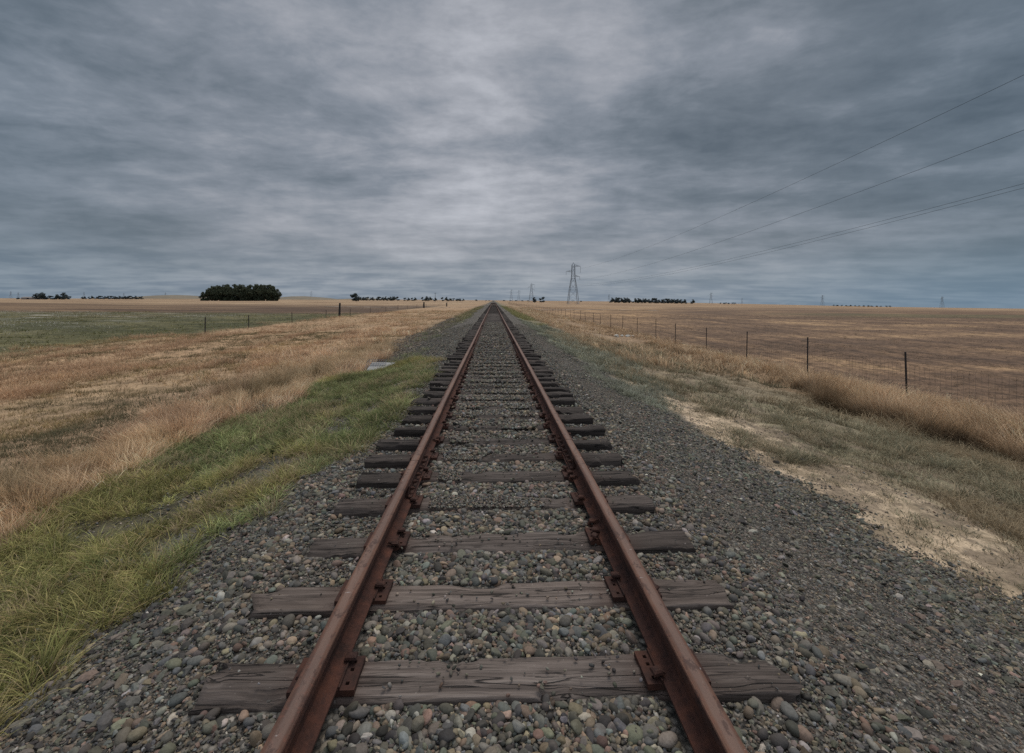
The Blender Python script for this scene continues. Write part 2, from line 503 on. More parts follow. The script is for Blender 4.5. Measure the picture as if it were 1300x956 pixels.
# pale dirt road crossing the line far ahead
rv = []; 
xs_ = np.linspace(-60, 60, 61)
for xx in xs_:
    zz = max(float(ground_z(xx, 163)), float(ground_z(xx, 166))) + .08 if abs(xx) > 2 else .01
    rv += [(xx, 162.6, zz), (xx, 166.4, zz)]
rf_ = [(2 * i, 2 * i + 2, 2 * i + 3, 2 * i + 1) for i in range(60)]
me = bpy.data.meshes.new('road'); me.from_pydata(rv, [], rf_)
tag(link('dirt_road', me, None, M['road']), kind='structure')

# ------------------------------------------------------------------ railway track
track = empty('railway_track', (0, 0, 0))
tag(track, 'straight rusty railway track on dark weathered wooden sleepers running to the horizon', 'railway track')
RAILX = .7525


def rail_mesh(side):
    prof = [(-.068, .018), (.068, .018), (.068, .028), (.02, .040), (.0085, .052), (.0085, .128), (.018, .138), (.0345, .144), (.036, .150), (.036, .178), (.033, .184), (.026, .1875),
            (-.026, .1875), (-.033, .184), (-.036, .178), (-.036, .150), (-.0345, .144), (-.018, .138), (-.0085, .128), (-.0085, .052), (-.02, .040), (-.068, .028)]
    ys = np.concatenate([np.arange(-1.5, 40, .5), np.arange(40, 160, 5), np.geomspace(160, 1400, 14)])
    wob = (fbm(ys * .11, ys * 0 + side * 5, 30, 2) - .5) * .02 * (ys > 6) + (vnoise(ys * .03, ys * 0, 31 + side) - .5) * .05 * sstep(12, 40, ys)
    zw = (vnoise(ys * .16, ys * 0 + 3, 33 + side) - .5) * .012 * (ys > 5)
    jy = [4.15, 16.2, 28.2] if side < 0 else [4.75, 17.4, 29.5]
    ys = np.sort(np.concatenate([ys, [j + e for j in jy for e in (-.006, .006)]]))
    wob = (fbm(ys * .11, ys * 0 + side * 5, 30, 2) - .5) * .02 * (ys > 6) + (vnoise(ys * .03, ys * 0, 31 + side) - .5) * .05 * sstep(12, 40, ys)
    zw = (vnoise(ys * .16, ys * 0 + 3, 33 + side) - .5) * .012 * (ys > 5)
    n = len(prof)
    v = [(px + wob[i], yy, pz + zw[i]) for i, yy in enumerate(ys) for px, pz in prof]
    f = []
    for i in range(len(ys) - 1):
        if abs(ys[i + 1] - ys[i] - .012) < 1e-4:
            f.append(tuple(i * n + k for k in range(n))); f.append(tuple((i + 1) * n + k for k in range(n))); continue
        for k in range(n):
            k2 = (k + 1) % n
            f.append((i * n + k, i * n + k2, (i + 1) * n + k2, (i + 1) * n + k))
    f.append(tuple(range(n))); 
    me = bpy.data.meshes.new('rail'); me.from_pydata(v, [], f); me.update()
    me.validate()
    return me


import bmesh
def fix_normals(me):
    bm = bmesh.new(); bm.from_mesh(me); bmesh.ops.recalc_face_normals(bm, faces=bm.faces); bm.to_mesh(me); bm.free()


rails = []
for s in (-1, 1):
    me = rail_mesh(s); fix_normals(me)
    r = link('rail', me, track, M['rail'], (s * RAILX, 0, 0))
    rails.append(r)

# joint bars (fishplates) and rail anchors
def joint_bar(y0, inner):
    mb = MB()
    q = inner * .0085
    for k in range(1):
        mb.box((q + inner * .013, 0, .090), (.022, .92, .085))
        mb.box((q + inner * .030, 0, .046), (.040, .92, .014))
        mb.box((q + inner * .020, 0, .128), (.020, .92, .016))
    for yy in (-.38, -.24, -.08, .08, .24, .38):
        mb.bar((q + inner * .024, yy, .09), (q + inner * .052, yy, .09), .017, 6)
        mb.bar((q + inner * .052, yy, .09), (q + inner * .064, yy, .09), .009, 6)
    return mb


for (ri, y0) in ((0, 4.15), (1, 4.75), (0, 16.2), (1, 17.4), (0, 28.2), (1, 29.5)):
    inner = 1 if ri == 0 else -1
    joint_bar(0, inner).build('joint_bar', M['rustdark'], rails[ri], loc=(0, y0, .0015))
    joint_bar(0, -inner).build('joint_bar', M['rustdark'], rails[ri], loc=(0, y0, .0015))


def anchor_mesh(inner):
    mb = MB()
    mb.tube([(inner * -.085, 0, .014), (inner * .05, 0, .006), (inner * .088, 0, .012), (inner * .1, 0, .03), (inner * .085, 0, .048), (inner * .055, 0, .050), (inner * .03, 0, .058)], .012, 6)
    mb.box((inner * .075, .0, .050), (.04, .042, .012))
    return mb


# ---- sleepers
SL = []   # (y centre, left end, right end, thickness seed)
meas = [(1.45, -1.29, 1.27), (2.0, -1.28, 1.27), (2.56, -1.35, 1.29), (3.12, -1.29, 1.335), (3.72, -1.29, 1.28), (4.27, -1.27, 1.31), (4.80, -1.35, 1.34), (5.36, -1.37, 1.35)]
SL += [(.9, -1.3, 1.3), (.35, -1.29, 1.31)]
SL += meas
yy = meas[-1][0]
while yy < 300:
    yy += .56 + random.uniform(-.045, .045)
    SL.append((yy, -1.31 + random.uniform(-.09, .07), 1.32 + random.uniform(-.06, .09)))
SL.sort()


def sleeper_mesh(L, seed, nxs=96, ring=52):
    W2, T = .112, .17
    us = np.linspace(-.5, .5, nxs)
    th = np.linspace(0, 2 * np.pi, ring, endpoint=False)
    v = []
    for i, u in enumerate(us):
        xx = u * L
        for k, a in enumerate(th):
            c, s_ = math.cos(a), math.sin(a)
            e = .13
            py = W2 * math.copysign(abs(c) ** e, c)
            pz = T / 2 * math.copysign(abs(s_) ** e, s_) - T / 2
            v.append((xx, py, pz))
    v = np.array(v)
    s0 = seed * 17.3
    # long waney edges, end rot, hollows
    n1 = fbm(v[:, 0] * 1.6 + s0, v[:, 1] * 9 + v[:, 2] * 7, 40 + seed, 4) - .5
    n2 = fbm(v[:, 0] * 4.5 + s0, v[:, 1] * 34, 60 + seed, 3) - .5
    endf = sstep(.34, .5, np.abs(v[:, 0]) / L)
    top = v[:, 2] > -.05
    v[:, 2] += np.where(top, n1 * (.022 + .03 * endf) + n2 * .016, 0)
    v[:, 1] += (fbm(v[:, 0] * 2.2 + s0, v[:, 2] * 6 + np.sign(v[:, 1]) * 5, 80 + seed, 3) - .5) * (.03 + .03 * endf)
    v[:, 0] += np.sign(v[:, 0]) * endf * (fbm(v[:, 1] * 22 + s0, v[:, 2] * 22 + np.sign(v[:, 0]) * 9, 90 + seed, 3) - .6) * .13
    # grooves (checks) along the top, deep towards the ends
    for g_ in range(9):
        y0 = random.uniform(-.1, .1)
        xa = random.choice((-.5, .5)) * L
        ln = random.uniform(.2, 1.1)
        yy_ = y0 + .012 * np.sin(v[:, 0] * 5 + g_)
        v[:, 2] -= np.where(top, random.uniform(.012, .03) * np.exp(-((v[:, 1] - yy_) / random.uniform(.006, .012)) ** 2) * np.clip(1 - np.abs(v[:, 0] - xa) / ln, 0, 1), 0)
    # broken, splintered long edges
    edge = np.exp(-((np.abs(v[:, 1]) - W2) / .035) ** 2) * top
    v[:, 2] -= edge * .055 * sstep(.52, .72, fbm(v[:, 0] * 3.0 + s0, np.sign(v[:, 1]) * 4 + s0, 110 + seed, 4)) + edge * .012
    f = []
    for i in range(nxs - 1):
        for k in range(ring):
            k2 = (k + 1) % ring
            f.append((i * ring + k, (i + 1) * ring + k, (i + 1) * ring + k2, i * ring + k2))
    f.append(tuple(range(ring))); f.append(tuple((nxs - 1) * ring + k for k in range(ring - 1, -1, -1)))
    me = bpy.data.meshes.new('sleeper'); me.from_pydata([tuple(p) for p in v], [], f)
    fix_normals(me)
    me.polygons.foreach_set('use_smooth', [len(p.vertices) == 4 for p in me.polygons])
    return me


def plate_mesh():
    """tie plate with real square holes"""
    xs = [-.137, -.128, -.120, -.108, -.092, -.078, -.070, .070, .078, .092, .108, .120, .128, .137]
    ys = [-.092, -.066, -.048, .006, .024, .048, .066, .092]
    holes = {(3, 1), (3, 3), (3, 5), (9, 1), (9, 3), (9, 5)}
    zt, zb = .017, .001
    mb = MB()
    nxp, nyp = len(xs) - 1, len(ys) - 1
    solid = lambda i, j: 0 <= i < nxp and 0 <= j < nyp and (i, j) not in holes
    for i in range(nxp):
        for j in range(nyp):
            a, b_, c, d = xs[i], xs[i + 1], ys[j], ys[j + 1]
            if not solid(i, j):
                mb.add([(a, c, zb), (b_, c, zb), (b_, d, zb), (a, d, zb)], [(0, 1, 2, 3)]); continue
            mb.add([(a, c, zt), (b_, c, zt), (b_, d, zt), (a, d, zt)], [(0, 1, 2, 3)])
            for (di, dj, e) in ((-1, 0, ((a, d), (a, c))), (1, 0, ((b_, c), (b_, d))), (0, -1, ((a, c), (b_, c))), (0, 1, ((b_, d), (a, d)))):
                if not solid(i + di, j + dj):
                    (x1, y1), (x2, y2) = e
                    mb.add([(x1, y1, zb - .01), (x2, y2, zb - .01), (x2, y2, zt), (x1, y1, zt)], [(0, 1, 2, 3)])
    # shoulder ribs that hold the rail foot
    for sx in (-1, 1):
        mb.box((sx * .0745, 0, .0235), (.007, .182, .0145))
    return mb.mesh('tie_plate')


def spike_mesh():
    mb = MB()
    mb.box((0, 0, .016), (.016, .016, .04))
    v = []
    for (x0, x1, w, z) in ((-.030, .016, .017, .034), (-.034, .020, .021, .040), (-.030, .016, .018, .050), (-.016, .008, .010, .055)):
        v += [(x0, -w, z), (x1, -w, z), (x1, w, z), (x0, w, z)]
    f = [(3, 2, 1, 0), (12, 13, 14, 15)]
    for k in range(3):
        for q in range(4):
            f.append((k * 4 + q, k * 4 + (q + 1) % 4, (k + 1) * 4 + (q + 1) % 4, (k + 1) * 4 + q))
    mb.add(v, f)
    return mb.mesh('spike')


PLATE, SPIKE = plate_mesh(), spike_mesh()
fix_normals(SPIKE)
variants = [sleeper_mesh(2.63, 20 + i, 56, 36) for i in range(9)]
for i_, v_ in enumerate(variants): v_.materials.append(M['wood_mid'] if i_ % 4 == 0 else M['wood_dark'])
far_mb_v, far_mb_f = [], []
count = 0
far_sleepers = MB()
for idx, (y, xl, xr) in enumerate(SL):
    L = xr - xl
    if count < 100 or y < 12:
        if y < 7:
            me = sleeper_mesh(L, idx); sc = (1, 1, 1)
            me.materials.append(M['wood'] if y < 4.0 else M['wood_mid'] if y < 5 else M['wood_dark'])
        else:
            me = variants[random.randrange(9)]; sc = (L / 2.63 * random.choice((-1, 1)), 1 + random.uniform(-.1, .12), 1)
        if y >= 7: sc = (abs(sc[0]), sc[1], 1)
        o = link('sleeper', me, track, M['wood'], ((xl + xr) / 2, y, random.uniform(-.006, .004) if y > 4 else 0))
        o.scale = sc
        o.rotation_euler = (random.uniform(-.02, .02), random.uniform(-.004, .004), random.uniform(-.012, .012) + (math.pi if (y >= 7 and random.random() < .5) else 0))
        count += 1
        if y < 14:
            flip = abs(o.rotation_euler[2]) > 1.5
            for s in (-1, 1):
                rx = s * RAILX - o.location.x
                if flip: rx = -rx
                p = link('tie_plate', PLATE, o, M['rust'], (rx / sc[0], random.uniform(-.012, .012), .0035 - o.location.z))
                p.scale = (1 / sc[0], 1, 1); p.rotation_euler = (0, 0, random.uniform(-.03, .03))
                for q in (-1, 1):
                    hy = random.choice((-.057, .015, .057))
                    k = link('spike', SPIKE, o, M['rustdark'], ((rx + q * .087) / sc[0], hy, .0035 + random.uniform(-.004, .006) - o.location.z))
                    k.rotation_euler = (random.uniform(-.12, .12), random.uniform(-.1, .1), (0 if q > 0 else math.pi) + random.uniform(-.25, .25))
                    k.scale = (1 / sc[0], 1, 1)
                    if random.random() < .25:
                        k2 = link('spike', SPIKE, o, M['rustdark'], ((rx + q * .105) / sc[0], -.057 if hy > -.05 else .057, .006 - o.location.z))
                        k2.rotation_euler = (.1, .08, random.uniform(0, 6)); k2.scale = (1 / sc[0], 1, 1)
    else:
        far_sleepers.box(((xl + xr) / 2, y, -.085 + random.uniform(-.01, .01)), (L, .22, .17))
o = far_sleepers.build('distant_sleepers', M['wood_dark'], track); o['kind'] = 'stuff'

for ri, inner, y in ((0, 1, 3.00), (1, -1, 3.27), (0, 1, 5.2), (1, -1, 4.10), (1, -1, 6.1), (0, 1, 7.4), (1, -1, 8.5), (0, 1, 9.6)):
    anchor_mesh(inner).build('rail_anchor', M['rustdark'], rails[ri], loc=(0, y, 0))

# ------------------------------------------------------------------ ballast stones (stuff)
def ico(sub):
    bm = bmesh.new(); bmesh.ops.create_icosphere(bm, subdivisions=sub, radius=1)
    bm.verts.ensure_lookup_table()
    v = np.array([p.co[:] for p in bm.verts]); f = np.array([[q.index for q in p.verts] for p in bm.faces])
    bm.free(); return v, f


def stone_protos(sub, n, rough):
    v, f = ico(sub); out = []
    for i in range(n):
        d = v.copy()
        for k in range(7 if rough > .1 else 6):
            nrm = RNG.normal(size=3); nrm /= np.linalg.norm(nrm)
            cut = RNG.uniform(.45, .85) if rough > .1 else RNG.uniform(.58, .92)
            h = d @ nrm
            d = d - np.where(h > cut, (h - cut) * (.95 if rough > .1 else .7), 0)[:, None] * nrm
        d = d * (1 + RNG.uniform(-rough, rough, (len(d), 1)))
        out.append(d)
    return out, f


def rot_mats(n, tilt):
    a = RNG.uniform(0, 2 * np.pi, n); bt = RNG.normal(0, tilt, n); ct = RNG.normal(0, tilt, n)
    ca, sa, cb, sb, cc, sc = np.cos(a), np.sin(a), np.cos(bt), np.sin(bt), np.cos(ct), np.sin(ct)
    Z = np.zeros(n); O = np.ones(n)
    Rz = np.stack([ca, -sa, Z, sa, ca, Z, Z, Z, O], -1).reshape(n, 3, 3)
    Rx = np.stack([O, Z, Z, Z, cb, -sb, Z, sb, cb], -1).reshape(n, 3, 3)
    Ry = np.stack([cc, Z, sc, Z, O, Z, -sc, Z, cc], -1).reshape(n, 3, 3)
    return Rz @ Rx @ Ry


PAL = np.array([(.112, .108, .098), (.082, .090, .092), (.092, .098, .080), (.068, .068, .062), (.040, .040, .040), (.135, .115, .088), (.19, .145, .095), (.19, .10, .06), (.30, .28, .245), (.125, .095, .08), (.16, .15, .135), (.10, .105, .108)])
PAL = PAL * np.array([1.28, 1.15, 1.02])
PAL[7] = (.15, .10, .07); PAL[6] = (.185, .145, .10); PAL[8] = (.29, .265, .225)
PW_C = np.array([.17, .12, .13, .13, .10, .11, .055, .03, .022, .06, .05, .045]); PW_C /= PW_C.sum()
PW_S = np.array([.18, .12, .17, .16, .12, .08, .03, .01, .012, .06, .05, .05]); PW_S /= PW_S.sum()
PW_D = np.array([.13, .06, .09, .12, .10, .16, .08, .03, .03, .14, .06, .02]); PW_D /= PW_D.sum()

SLY = np.array([s_[0] for s_ in SL]); SLL = np.array([s_[1] for s_ in SL]); SLR = np.array([s_[2] for s_ in SL])


def on_sleeper(x, y, m=0.0):
    k = np.clip(np.searchsorted(SLY, y), 1, len(SLY) - 1)
    k = np.where(np.abs(SLY[k] - y) < np.abs(SLY[k - 1] - y), k, k - 1)
    return (np.abs(SLY[k] - y) < .118 + m) & (x > SLL[k] - m) & (x < SLR[k] + m)


SV, SF, SCOL, SN, SSM = [], [], [], [0], []


def emit(x, y, r, flat, protos, tilt, weights, lift=.25, z=None, gain=1.0):
    n = len(x)
    if n == 0: return
    pv, pf = protos
    which = RNG.integers(0, len(pv), n)
    base = np.array(pv)[which]
    sc = np.stack([r * RNG.uniform(.85, 1.45, n), r * RNG.uniform(.75, 1.1, n), r * flat * RNG.uniform(.75, 1.25, n)], -1)
    v = base * sc[:, None, :]
    v = np.einsum('nij,nkj->nki', rot_mats(n, tilt), v)
    if z is None: z = ground_z(x, y)
    z = z + r * flat * lift + RNG.uniform(0, 1, n) ** 2 * r * .6
    v = v + np.stack([x, y, z], -1)[:, None, :]
    col = PAL[RNG.choice(len(PAL), n, p=weights)] * np.clip(RNG.lognormal(-.06, .34, (n, 1)), .4, 2.2) * RNG.uniform(.93, 1.07, (n, 3)) * gain
    k = base.shape[1]
    f = pf[None] + (np.arange(n) * k)[:, None, None] + SN[0]
    SV.append(v.reshape(-1, 3).astype(np.float32)); SF.append(f.reshape(-1).astype(np.int32)); SCOL.append(np.repeat(col, k, 0).astype(np.float32))
    SN[0] += n * k
    SSM.append(np.full(n * len(pf), protos is not A0 and protos is not A1))


R0 = stone_protos(1, 12, .10); R1 = stone_protos(2, 18, .055); R2 = stone_protos(3, 16, .02)
A1 = stone_protos(2, 14, .12); A0 = stone_protos(1, 18, .17)


def uni(n, x0, x1, y0, y1): return RNG.uniform(x0, x1, n), RNG.uniform(y0, y1, n)


def keep_track(x, y, pc, po, cover=True):
    """mask of stones allowed: not under the rails, few on sleepers; returns mask, z override"""
    ax = np.abs(x)
    foot = (ax > .66) & (ax < .845)
    onp = (ax > .55) & (ax < .95)
    ons = on_sleeper(x, y)
    cv = fbm(x * 1.4 + 3, y * 1.2, 71, 3) - .10 * sstep(.25, .62, ax) + .13 * sstep(4.0, 5.6, y) - .03
    covered = (cv > .52) & (ax < .6) & (y > 3.4)
    prob = np.where(ons, np.where(ax < .66, np.where(covered, .85, pc), po), 1.0)
    prob = np.where(ons & onp, .012, prob)
    ok = (RNG.uniform(size=len(x)) < prob) & ~foot
    z = np.where(ons, .002, ground_z(x, y))
    return ok, z


# between the rails: rounded river pebbles
x, y = uni(28000, -.67, .67, 1.0, 4.8)
ok, z = keep_track(x, y, .022, .015); x, y, z = x[ok], y[ok], z[ok]
r = np.clip(RNG.lognormal(math.log(.0106), .46, len(x)), .004, .031)
r = np.where(on_sleeper(x, y), np.minimum(r, .0095), r)
big = r > .019
emit(x[big], y[big], r[big], .62, R2, .35, PW_C, .25, z[big])
h1 = ~big & (np.arange(len(x)) % 2 == 0); h2 = ~big & ~h1
emit(x[h1], y[h1], r[h1], .66, R1, .5, PW_C, .45, z[h1]); emit(x[h2], y[h2], r[h2], .6, A1, .5, PW_C, .45, z[h2])
x, y = uni(14000, -.67, .67, 1.0, 4.8)
ok, z = keep_track(x, y, .02, .02); x, y, z = x[ok], y[ok], z[ok]
emit(x, y, np.clip(RNG.lognormal(math.log(.0068), .3, len(x)), .003, .012), .75, R0, .5, PW_C, .3, z)
x, y = uni(36000, -.67, .67, 4.8, 12)
ok, z = keep_track(x, y, .06, .02); x, y, z = x[ok], y[ok], z[ok]
emit(x, y, np.clip(RNG.lognormal(math.log(.0122), .42, len(x)), .005, .033), .7, R0, .4, PW_C, .4, z)
x, y = uni(26000, -.67, .67, 12, 34)
ok, z = keep_track(x, y, .1, .02); x, y, z = x[ok], y[ok], z[ok]
emit(x, y, np.clip(RNG.lognormal(math.log(.02), .3, len(x)), .01, .04), .75, R0, .4, PW_C, .4, z)
# outside the rails by the sleeper ends: mixed pebbles
for s in (-1, 1):
    x, y = uni(27000, .84, 1.65, 1.0, 6.5); x = x * s
    ok, z = keep_track(x, y, .03, .018); x, y, z = x[ok], y[ok], z[ok]
    r = np.clip(RNG.lognormal(math.log(.0080), .48, len(x)), .004, .032)
    r = np.where(on_sleeper(x, y), np.minimum(r, .0085), r)
    big = r > .018
    emit(x[big], y[big], r[big], .65, R1, .35, PW_C, .25, z[big]); emit(x[~big], y[~big], r[~big], .65, A0, .4, PW_C, .35, z[~big])
    x, y = uni(22000, .84, 1.8, 6.5, 30); x = x * s
    ok, z = keep_track(x, y, .03, .01); x, y, z = x[ok], y[ok], z[ok]
    emit(x, y, np.clip(RNG.lognormal(math.log(.016), .35, len(x)), .006, .035), .65, A0, .4, PW_S, .35, z)
# shoulders: crushed slaty stone


def edge_r(y): return 3.72 - .95 * sstep(10, 20, y) + (fbm(y * .9, y * 0, 91, 3) - .5) * 1.1 + (vnoise(y * 2.7, y * 0 + 3, 94) - .5) * .4
def edge_l(y): return -(np.interp(y, [0, 2.6, 4.35, 5.3, 6.7, 8, 14, 16, 20, 60], [2.6, 2.48, 2.02, 1.72, 1.48, 1.52, 1.95, 2.9, 3.5, 3.4]) + (fbm(y * .9, y * 0 + 4, 92, 3) - .5) * .6 + (vnoise(y * 3.1, y * 0 + 8, 93) - .5) * .35)


for (n, y0, y1, rm, pr, sm) in ((105000, 1.0, 5.0, .0066, A0, .50), (100000, 5.0, 12.0, .0086, A0, .48), (40000, 12, 34, .018, A0, .35)):
    x, y = uni(n, 1.5, 4.4, y0, y1)
    lim = edge_r(y)
    ok = (x < lim + RNG.exponential(.12, n) - .05)
    x, y = x[ok], y[ok]
    fine = sstep(.34, .50, fbm(x * .8, y * .45, 73, 3)) * (1 - sstep(2.4, 3.0, x))
    ok = RNG.uniform(size=len(x)) > fine * .35
    x, y, fine = x[ok], y[ok], fine[ok]
    r = np.clip(RNG.lognormal(math.log(rm), sm, len(x)), .004, .032) * (1 - .38 * fine) * (1 + .3 * sstep(2.6, 3.4, x))
    dt = RNG.uniform(size=len(x)) < fine * .8
    emit(x[dt], y[dt], r[dt], .6, pr, .35, PW_D, .3); emit(x[~dt], y[~dt], r[~dt], .5, pr, .4, PW_S, .35, gain=np.stack([.94 + .0 * x[~dt], .96 + 0 * x[~dt], .95 + 0 * x[~dt]], -1))
    x, y = uni(n, -4.2, -1.5, y0, y1)
    lim = edge_l(y)
    ok = (x > lim - RNG.exponential(.15, n) + .05)
    x, y = x[ok], y[ok]
    r = np.clip(RNG.lognormal(math.log(rm), sm, len(x)), .004, .034)
    emit(x, y, r, .5, pr, .4, PW_S, .35, gain=.95)
x, y = uni(30000, -5.3, -1.6, 1.0, 20); ok = x < edge_l(y) + .1
x, y = x[ok], y[ok]; emit(x, y, np.clip(RNG.lognormal(math.log(.0105), .4, len(x)), .004, .03), .5, A0, .4, PW_S, .3)
x, y = uni(26000, -6.0, -3.0, 18, 60); ok = (x < edge_l(y)) & (x > -5.4 + (fbm(y * .5, y * 0, 301) - .5)); x, y = x[ok], y[ok]
emit(x, y, np.clip(RNG.lognormal(math.log(.022), .4, len(x)), .008, .05), .6, A0, .4, PW_D, .3)
x, y = uni(11000, 3.6, 6.6, 1.8, 14); ok = RNG.uniform(size=len(x)) < .3 + .7 * (fbm(x * 1.5, y * 1.5, 302) > .5); x, y = x[ok], y[ok]
emit(x, y, np.clip(RNG.lognormal(math.log(.007), .45, len(x)), .003, .022), .6, A0, .4, PW_D, .2)
# some larger lumps on both shoulders
x, y = uni(1500, 1.4, 3.8, 1.0, 9); ok = x < edge_r(y); emit(x[ok], y[ok], RNG.uniform(.016, .030, ok.sum()), .5, A1, .3, PW_S, .2)
x, y = uni(1500, -2.8, -1.4, 1.0, 9); ok = x > edge_l(y); emit(x[ok], y[ok], RNG.uniform(.02, .036, ok.sum()), .6, A1, .3, PW_S, .2)
# loose stones out on the sand
x, y = uni(1600, 3.5, 5.0, 1.5, 14); ok = RNG.uniform(size=1600) < np.exp(-(x - 3.6) / .5); emit(x[ok], y[ok], RNG.uniform(.006, .016, ok.sum()), .6, A0, .3, PW_S, .3)
SVc = np.concatenate(SV); SFc = np.concatenate(SF)
o = link('ballast_stones', np_mesh('ballast_stones', SVc, SFc, np.full(len(SFc) // 3, 3), np.concatenate(SCOL), smooth=False), None, M['stone'])
# rounded look for the pebbles, sharp for crushed stone: smooth shade by angle
o.data.polygons.foreach_set('use_smooth', np.concatenate(SSM))
tag(o, 'grey and brown ballast stones bedding the sleepers and shoulders', 'gravel', kind='stuff')

# ------------------------------------------------------------------ grass
def blades(px, py, h, w, bend, cr, ct, lean=None, segs=3, z=None, spread=.35, head=0.0):
    """vectorised tapered bent blades -> verts, loops, sizes, cols"""
    n = len(px)
    if z is None: z = ground_z(px, py) - .01
    ang = RNG.uniform(0, 2 * np.pi, n)
    ld = RNG.uniform(0, 2 * np.pi, n) if lean is None else lean + RNG.normal(0, .7, n)
    tilt = np.abs(RNG.normal(0, spread, n))
    dx, dy = np.cos(ld), np.sin(ld)
    ts = {3: (0, .38, .74, 1.0), 2: (0, .55, 1.0), 1: (0, 1.0)}[segs]
    vs, cs = [], []
    for t in ts:
        out = h * (np.sin(tilt) * t + bend * t ** 2.2)
        up = h * t * (np.cos(tilt) - .45 * bend * t)
        c = np.stack([px + dx * out, py + dy * out, z + up], -1)
        wd = w * ((1 - t) ** .6 if not head else (1 - t) ** .6 * (1 - head) + head * 1.6 * np.exp(-((t - .8) / .16) ** 2))
        col = cr + (ct - cr) * t  # roots darker than tips: occlusion between blades is put into the colour
        if t == 1.0:
            vs.append(c); cs.append(col)
        else:
            o_ = np.stack([np.cos(ang) * wd / 2, np.sin(ang) * wd / 2, np.zeros(n)], -1)
            vs += [c - o_, c + o_]; cs += [col, col]
    V = np.stack(vs, 1); Cc = np.stack(cs, 1)
    k = V.shape[1]
    base = (np.arange(n) * k)[:, None]
    pat, sz = [], []
    for s in range(segs - 1):
        pat += [2 * s, 2 * s + 1, 2 * s + 3, 2 * s + 2]; sz.append(4)
    pat += [2 * (segs - 1), 2 * (segs - 1) + 1, 2 * segs]; sz.append(3)
    F = (base + np.array(pat)[None]).ravel(); S = np.tile(sz, n)
    return V.reshape(-1, 3), F, S, Cc.reshape(-1, 3)


def grass_object(name, parts, mat, label, cat='grass'):
    V, F, S, Cc = [], [], [], []; off = 0
    for (v, f, s, c) in parts:
        V.append(v); F.append(f + off); S.append(s); Cc.append(c); off += len(v)
    V = np.concatenate(V); F = np.concatenate(F); S = np.concatenate(S); Cc = np.concatenate(Cc)
    o = link(name, np_mesh(name, V, F, S, np.clip(Cc, 0, 1), smooth=True), None, mat)
    tag(o, label, cat, kind='stuff')
    print(name, len(S))
    return o


def view(x, y, m=2.0): return (x < 1.27 * y + m) & (x > -1.2 * y - m)


def tufts(ncent, x0, x1, y0, y1, per, rad, keep=None, ypow=1.0):
    u = RNG.uniform(0, 1, ncent)
    cy = y0 + (y1 - y0) * u ** ypow
    cx = RNG.uniform(x0, x1, ncent)
    ok = view(cx, cy)
    if keep is not None: ok &= keep(cx, cy)
    cx, cy = cx[ok], cy[ok]
    k = RNG.poisson(per, len(cx)) + 1
    ci = np.repeat(np.arange(len(cx)), k)
    rs = np.clip(RNG.lognormal(0, .42, len(cx)), .35, 2.4)[ci]
    rr = np.abs(RNG.normal(0, 1, len(ci))) * rad * rs; aa = RNG.uniform(0, 2 * np.pi, len(ci))
    return cx[ci] + rr * np.cos(aa), cy[ci] + rr * np.sin(aa), aa, ci, len(cx), rr / (rad * rs)


def mixcol(n, cols, w, jitter=.2, ci=None, nc=0):
    cols = np.array(cols); w = np.array(w, float); w /= w.sum()
    if ci is None: c = cols[RNG.choice(len(cols), n, p=w)]
    else:
        a = cols[RNG.choice(len(cols), nc, p=w)][ci]; b2 = cols[RNG.choice(len(cols), n, p=w)]
        c = a * .65 + b2 * .35
        c = c * np.exp(RNG.normal(-.04, .30, (nc, 1)))[ci]
    return c * RNG.uniform(1 - jitter, 1 + jitter, (n, 1))


# --- green strip left of the ballast
def outer_l(y): return -(4.9 + (fbm(y * .5, y * 0 + 2, 95, 3) - .5) * 1.3) + .5 * sstep(8, 15, y)
def kgreen(x, y):
    g_ = fbm(x * 1.5, y * 1.1, 97, 3)
    endf = 1 - sstep(14.2, 16.2, y + (fbm(x * 2, y, 98) - .5) * 2)
    th = .335 - .085 * sstep(4.5, 7, y)
    prob = sstep(0, .08, g_ - th) * endf
    return (x < edge_l(y) + .12) & (x > outer_l(y)) & (RNG.uniform(size=len(x)) < .05 + .95 * prob) & (endf > .2)


GREEN = [(.245, .27, .112), (.19, .22, .09), (.31, .31, .14), (.44, .37, .21), (.12, .148, .066)]
GW = [3, 2.6, 2, 1.1, 1.6]
parts = []
for (n, y0, y1, per, rad, hm, wm, sg) in ((3800, 1.0, 6.0, 34, .07, .15, .006, 3), (5200, 6.0, 16.5, 22, .085, .155, .0095, 2)):
    x, y, aa, ci, nc, rr = tufts(n, -6, -1.4, y0, y1, per, rad, kgreen)
    hs = (hm * RNG.uniform(.6, 1.45, nc))[ci] * RNG.uniform(.6, 1.15, len(x))
    hs *= (.5 + 1.0 * fbm(x * 1.4, y * 1.2, 99, 3)) * (1.2 - .3 * np.clip(rr, 0, 2.4))
    c = mixcol(len(x), GREEN, GW, .16, ci, nc)
    yel = (fbm(x * .7, y * .7, 101, 3) > .60)[:, None]
    c = np.where(yel, c * np.array([1.3, 1.12, 1.0]), c) * (.35 + 1.25 * fbm(x * 1.5, y * 1.1, 180, 4))[:, None]
    dead = (RNG.uniform(size=len(x)) < .07 + .42 * sstep(.52, .64, fbm(x * 1.1, y * .8, 182, 3)))[:, None]
    c = np.where(dead, np.array([.40, .31, .18]), c)
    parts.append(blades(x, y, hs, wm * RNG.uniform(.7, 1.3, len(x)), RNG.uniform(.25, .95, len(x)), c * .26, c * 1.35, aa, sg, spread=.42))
grass_object('green_grass', parts, M['grass_green'], 'lush green grass strip along the left edge of the ballast')

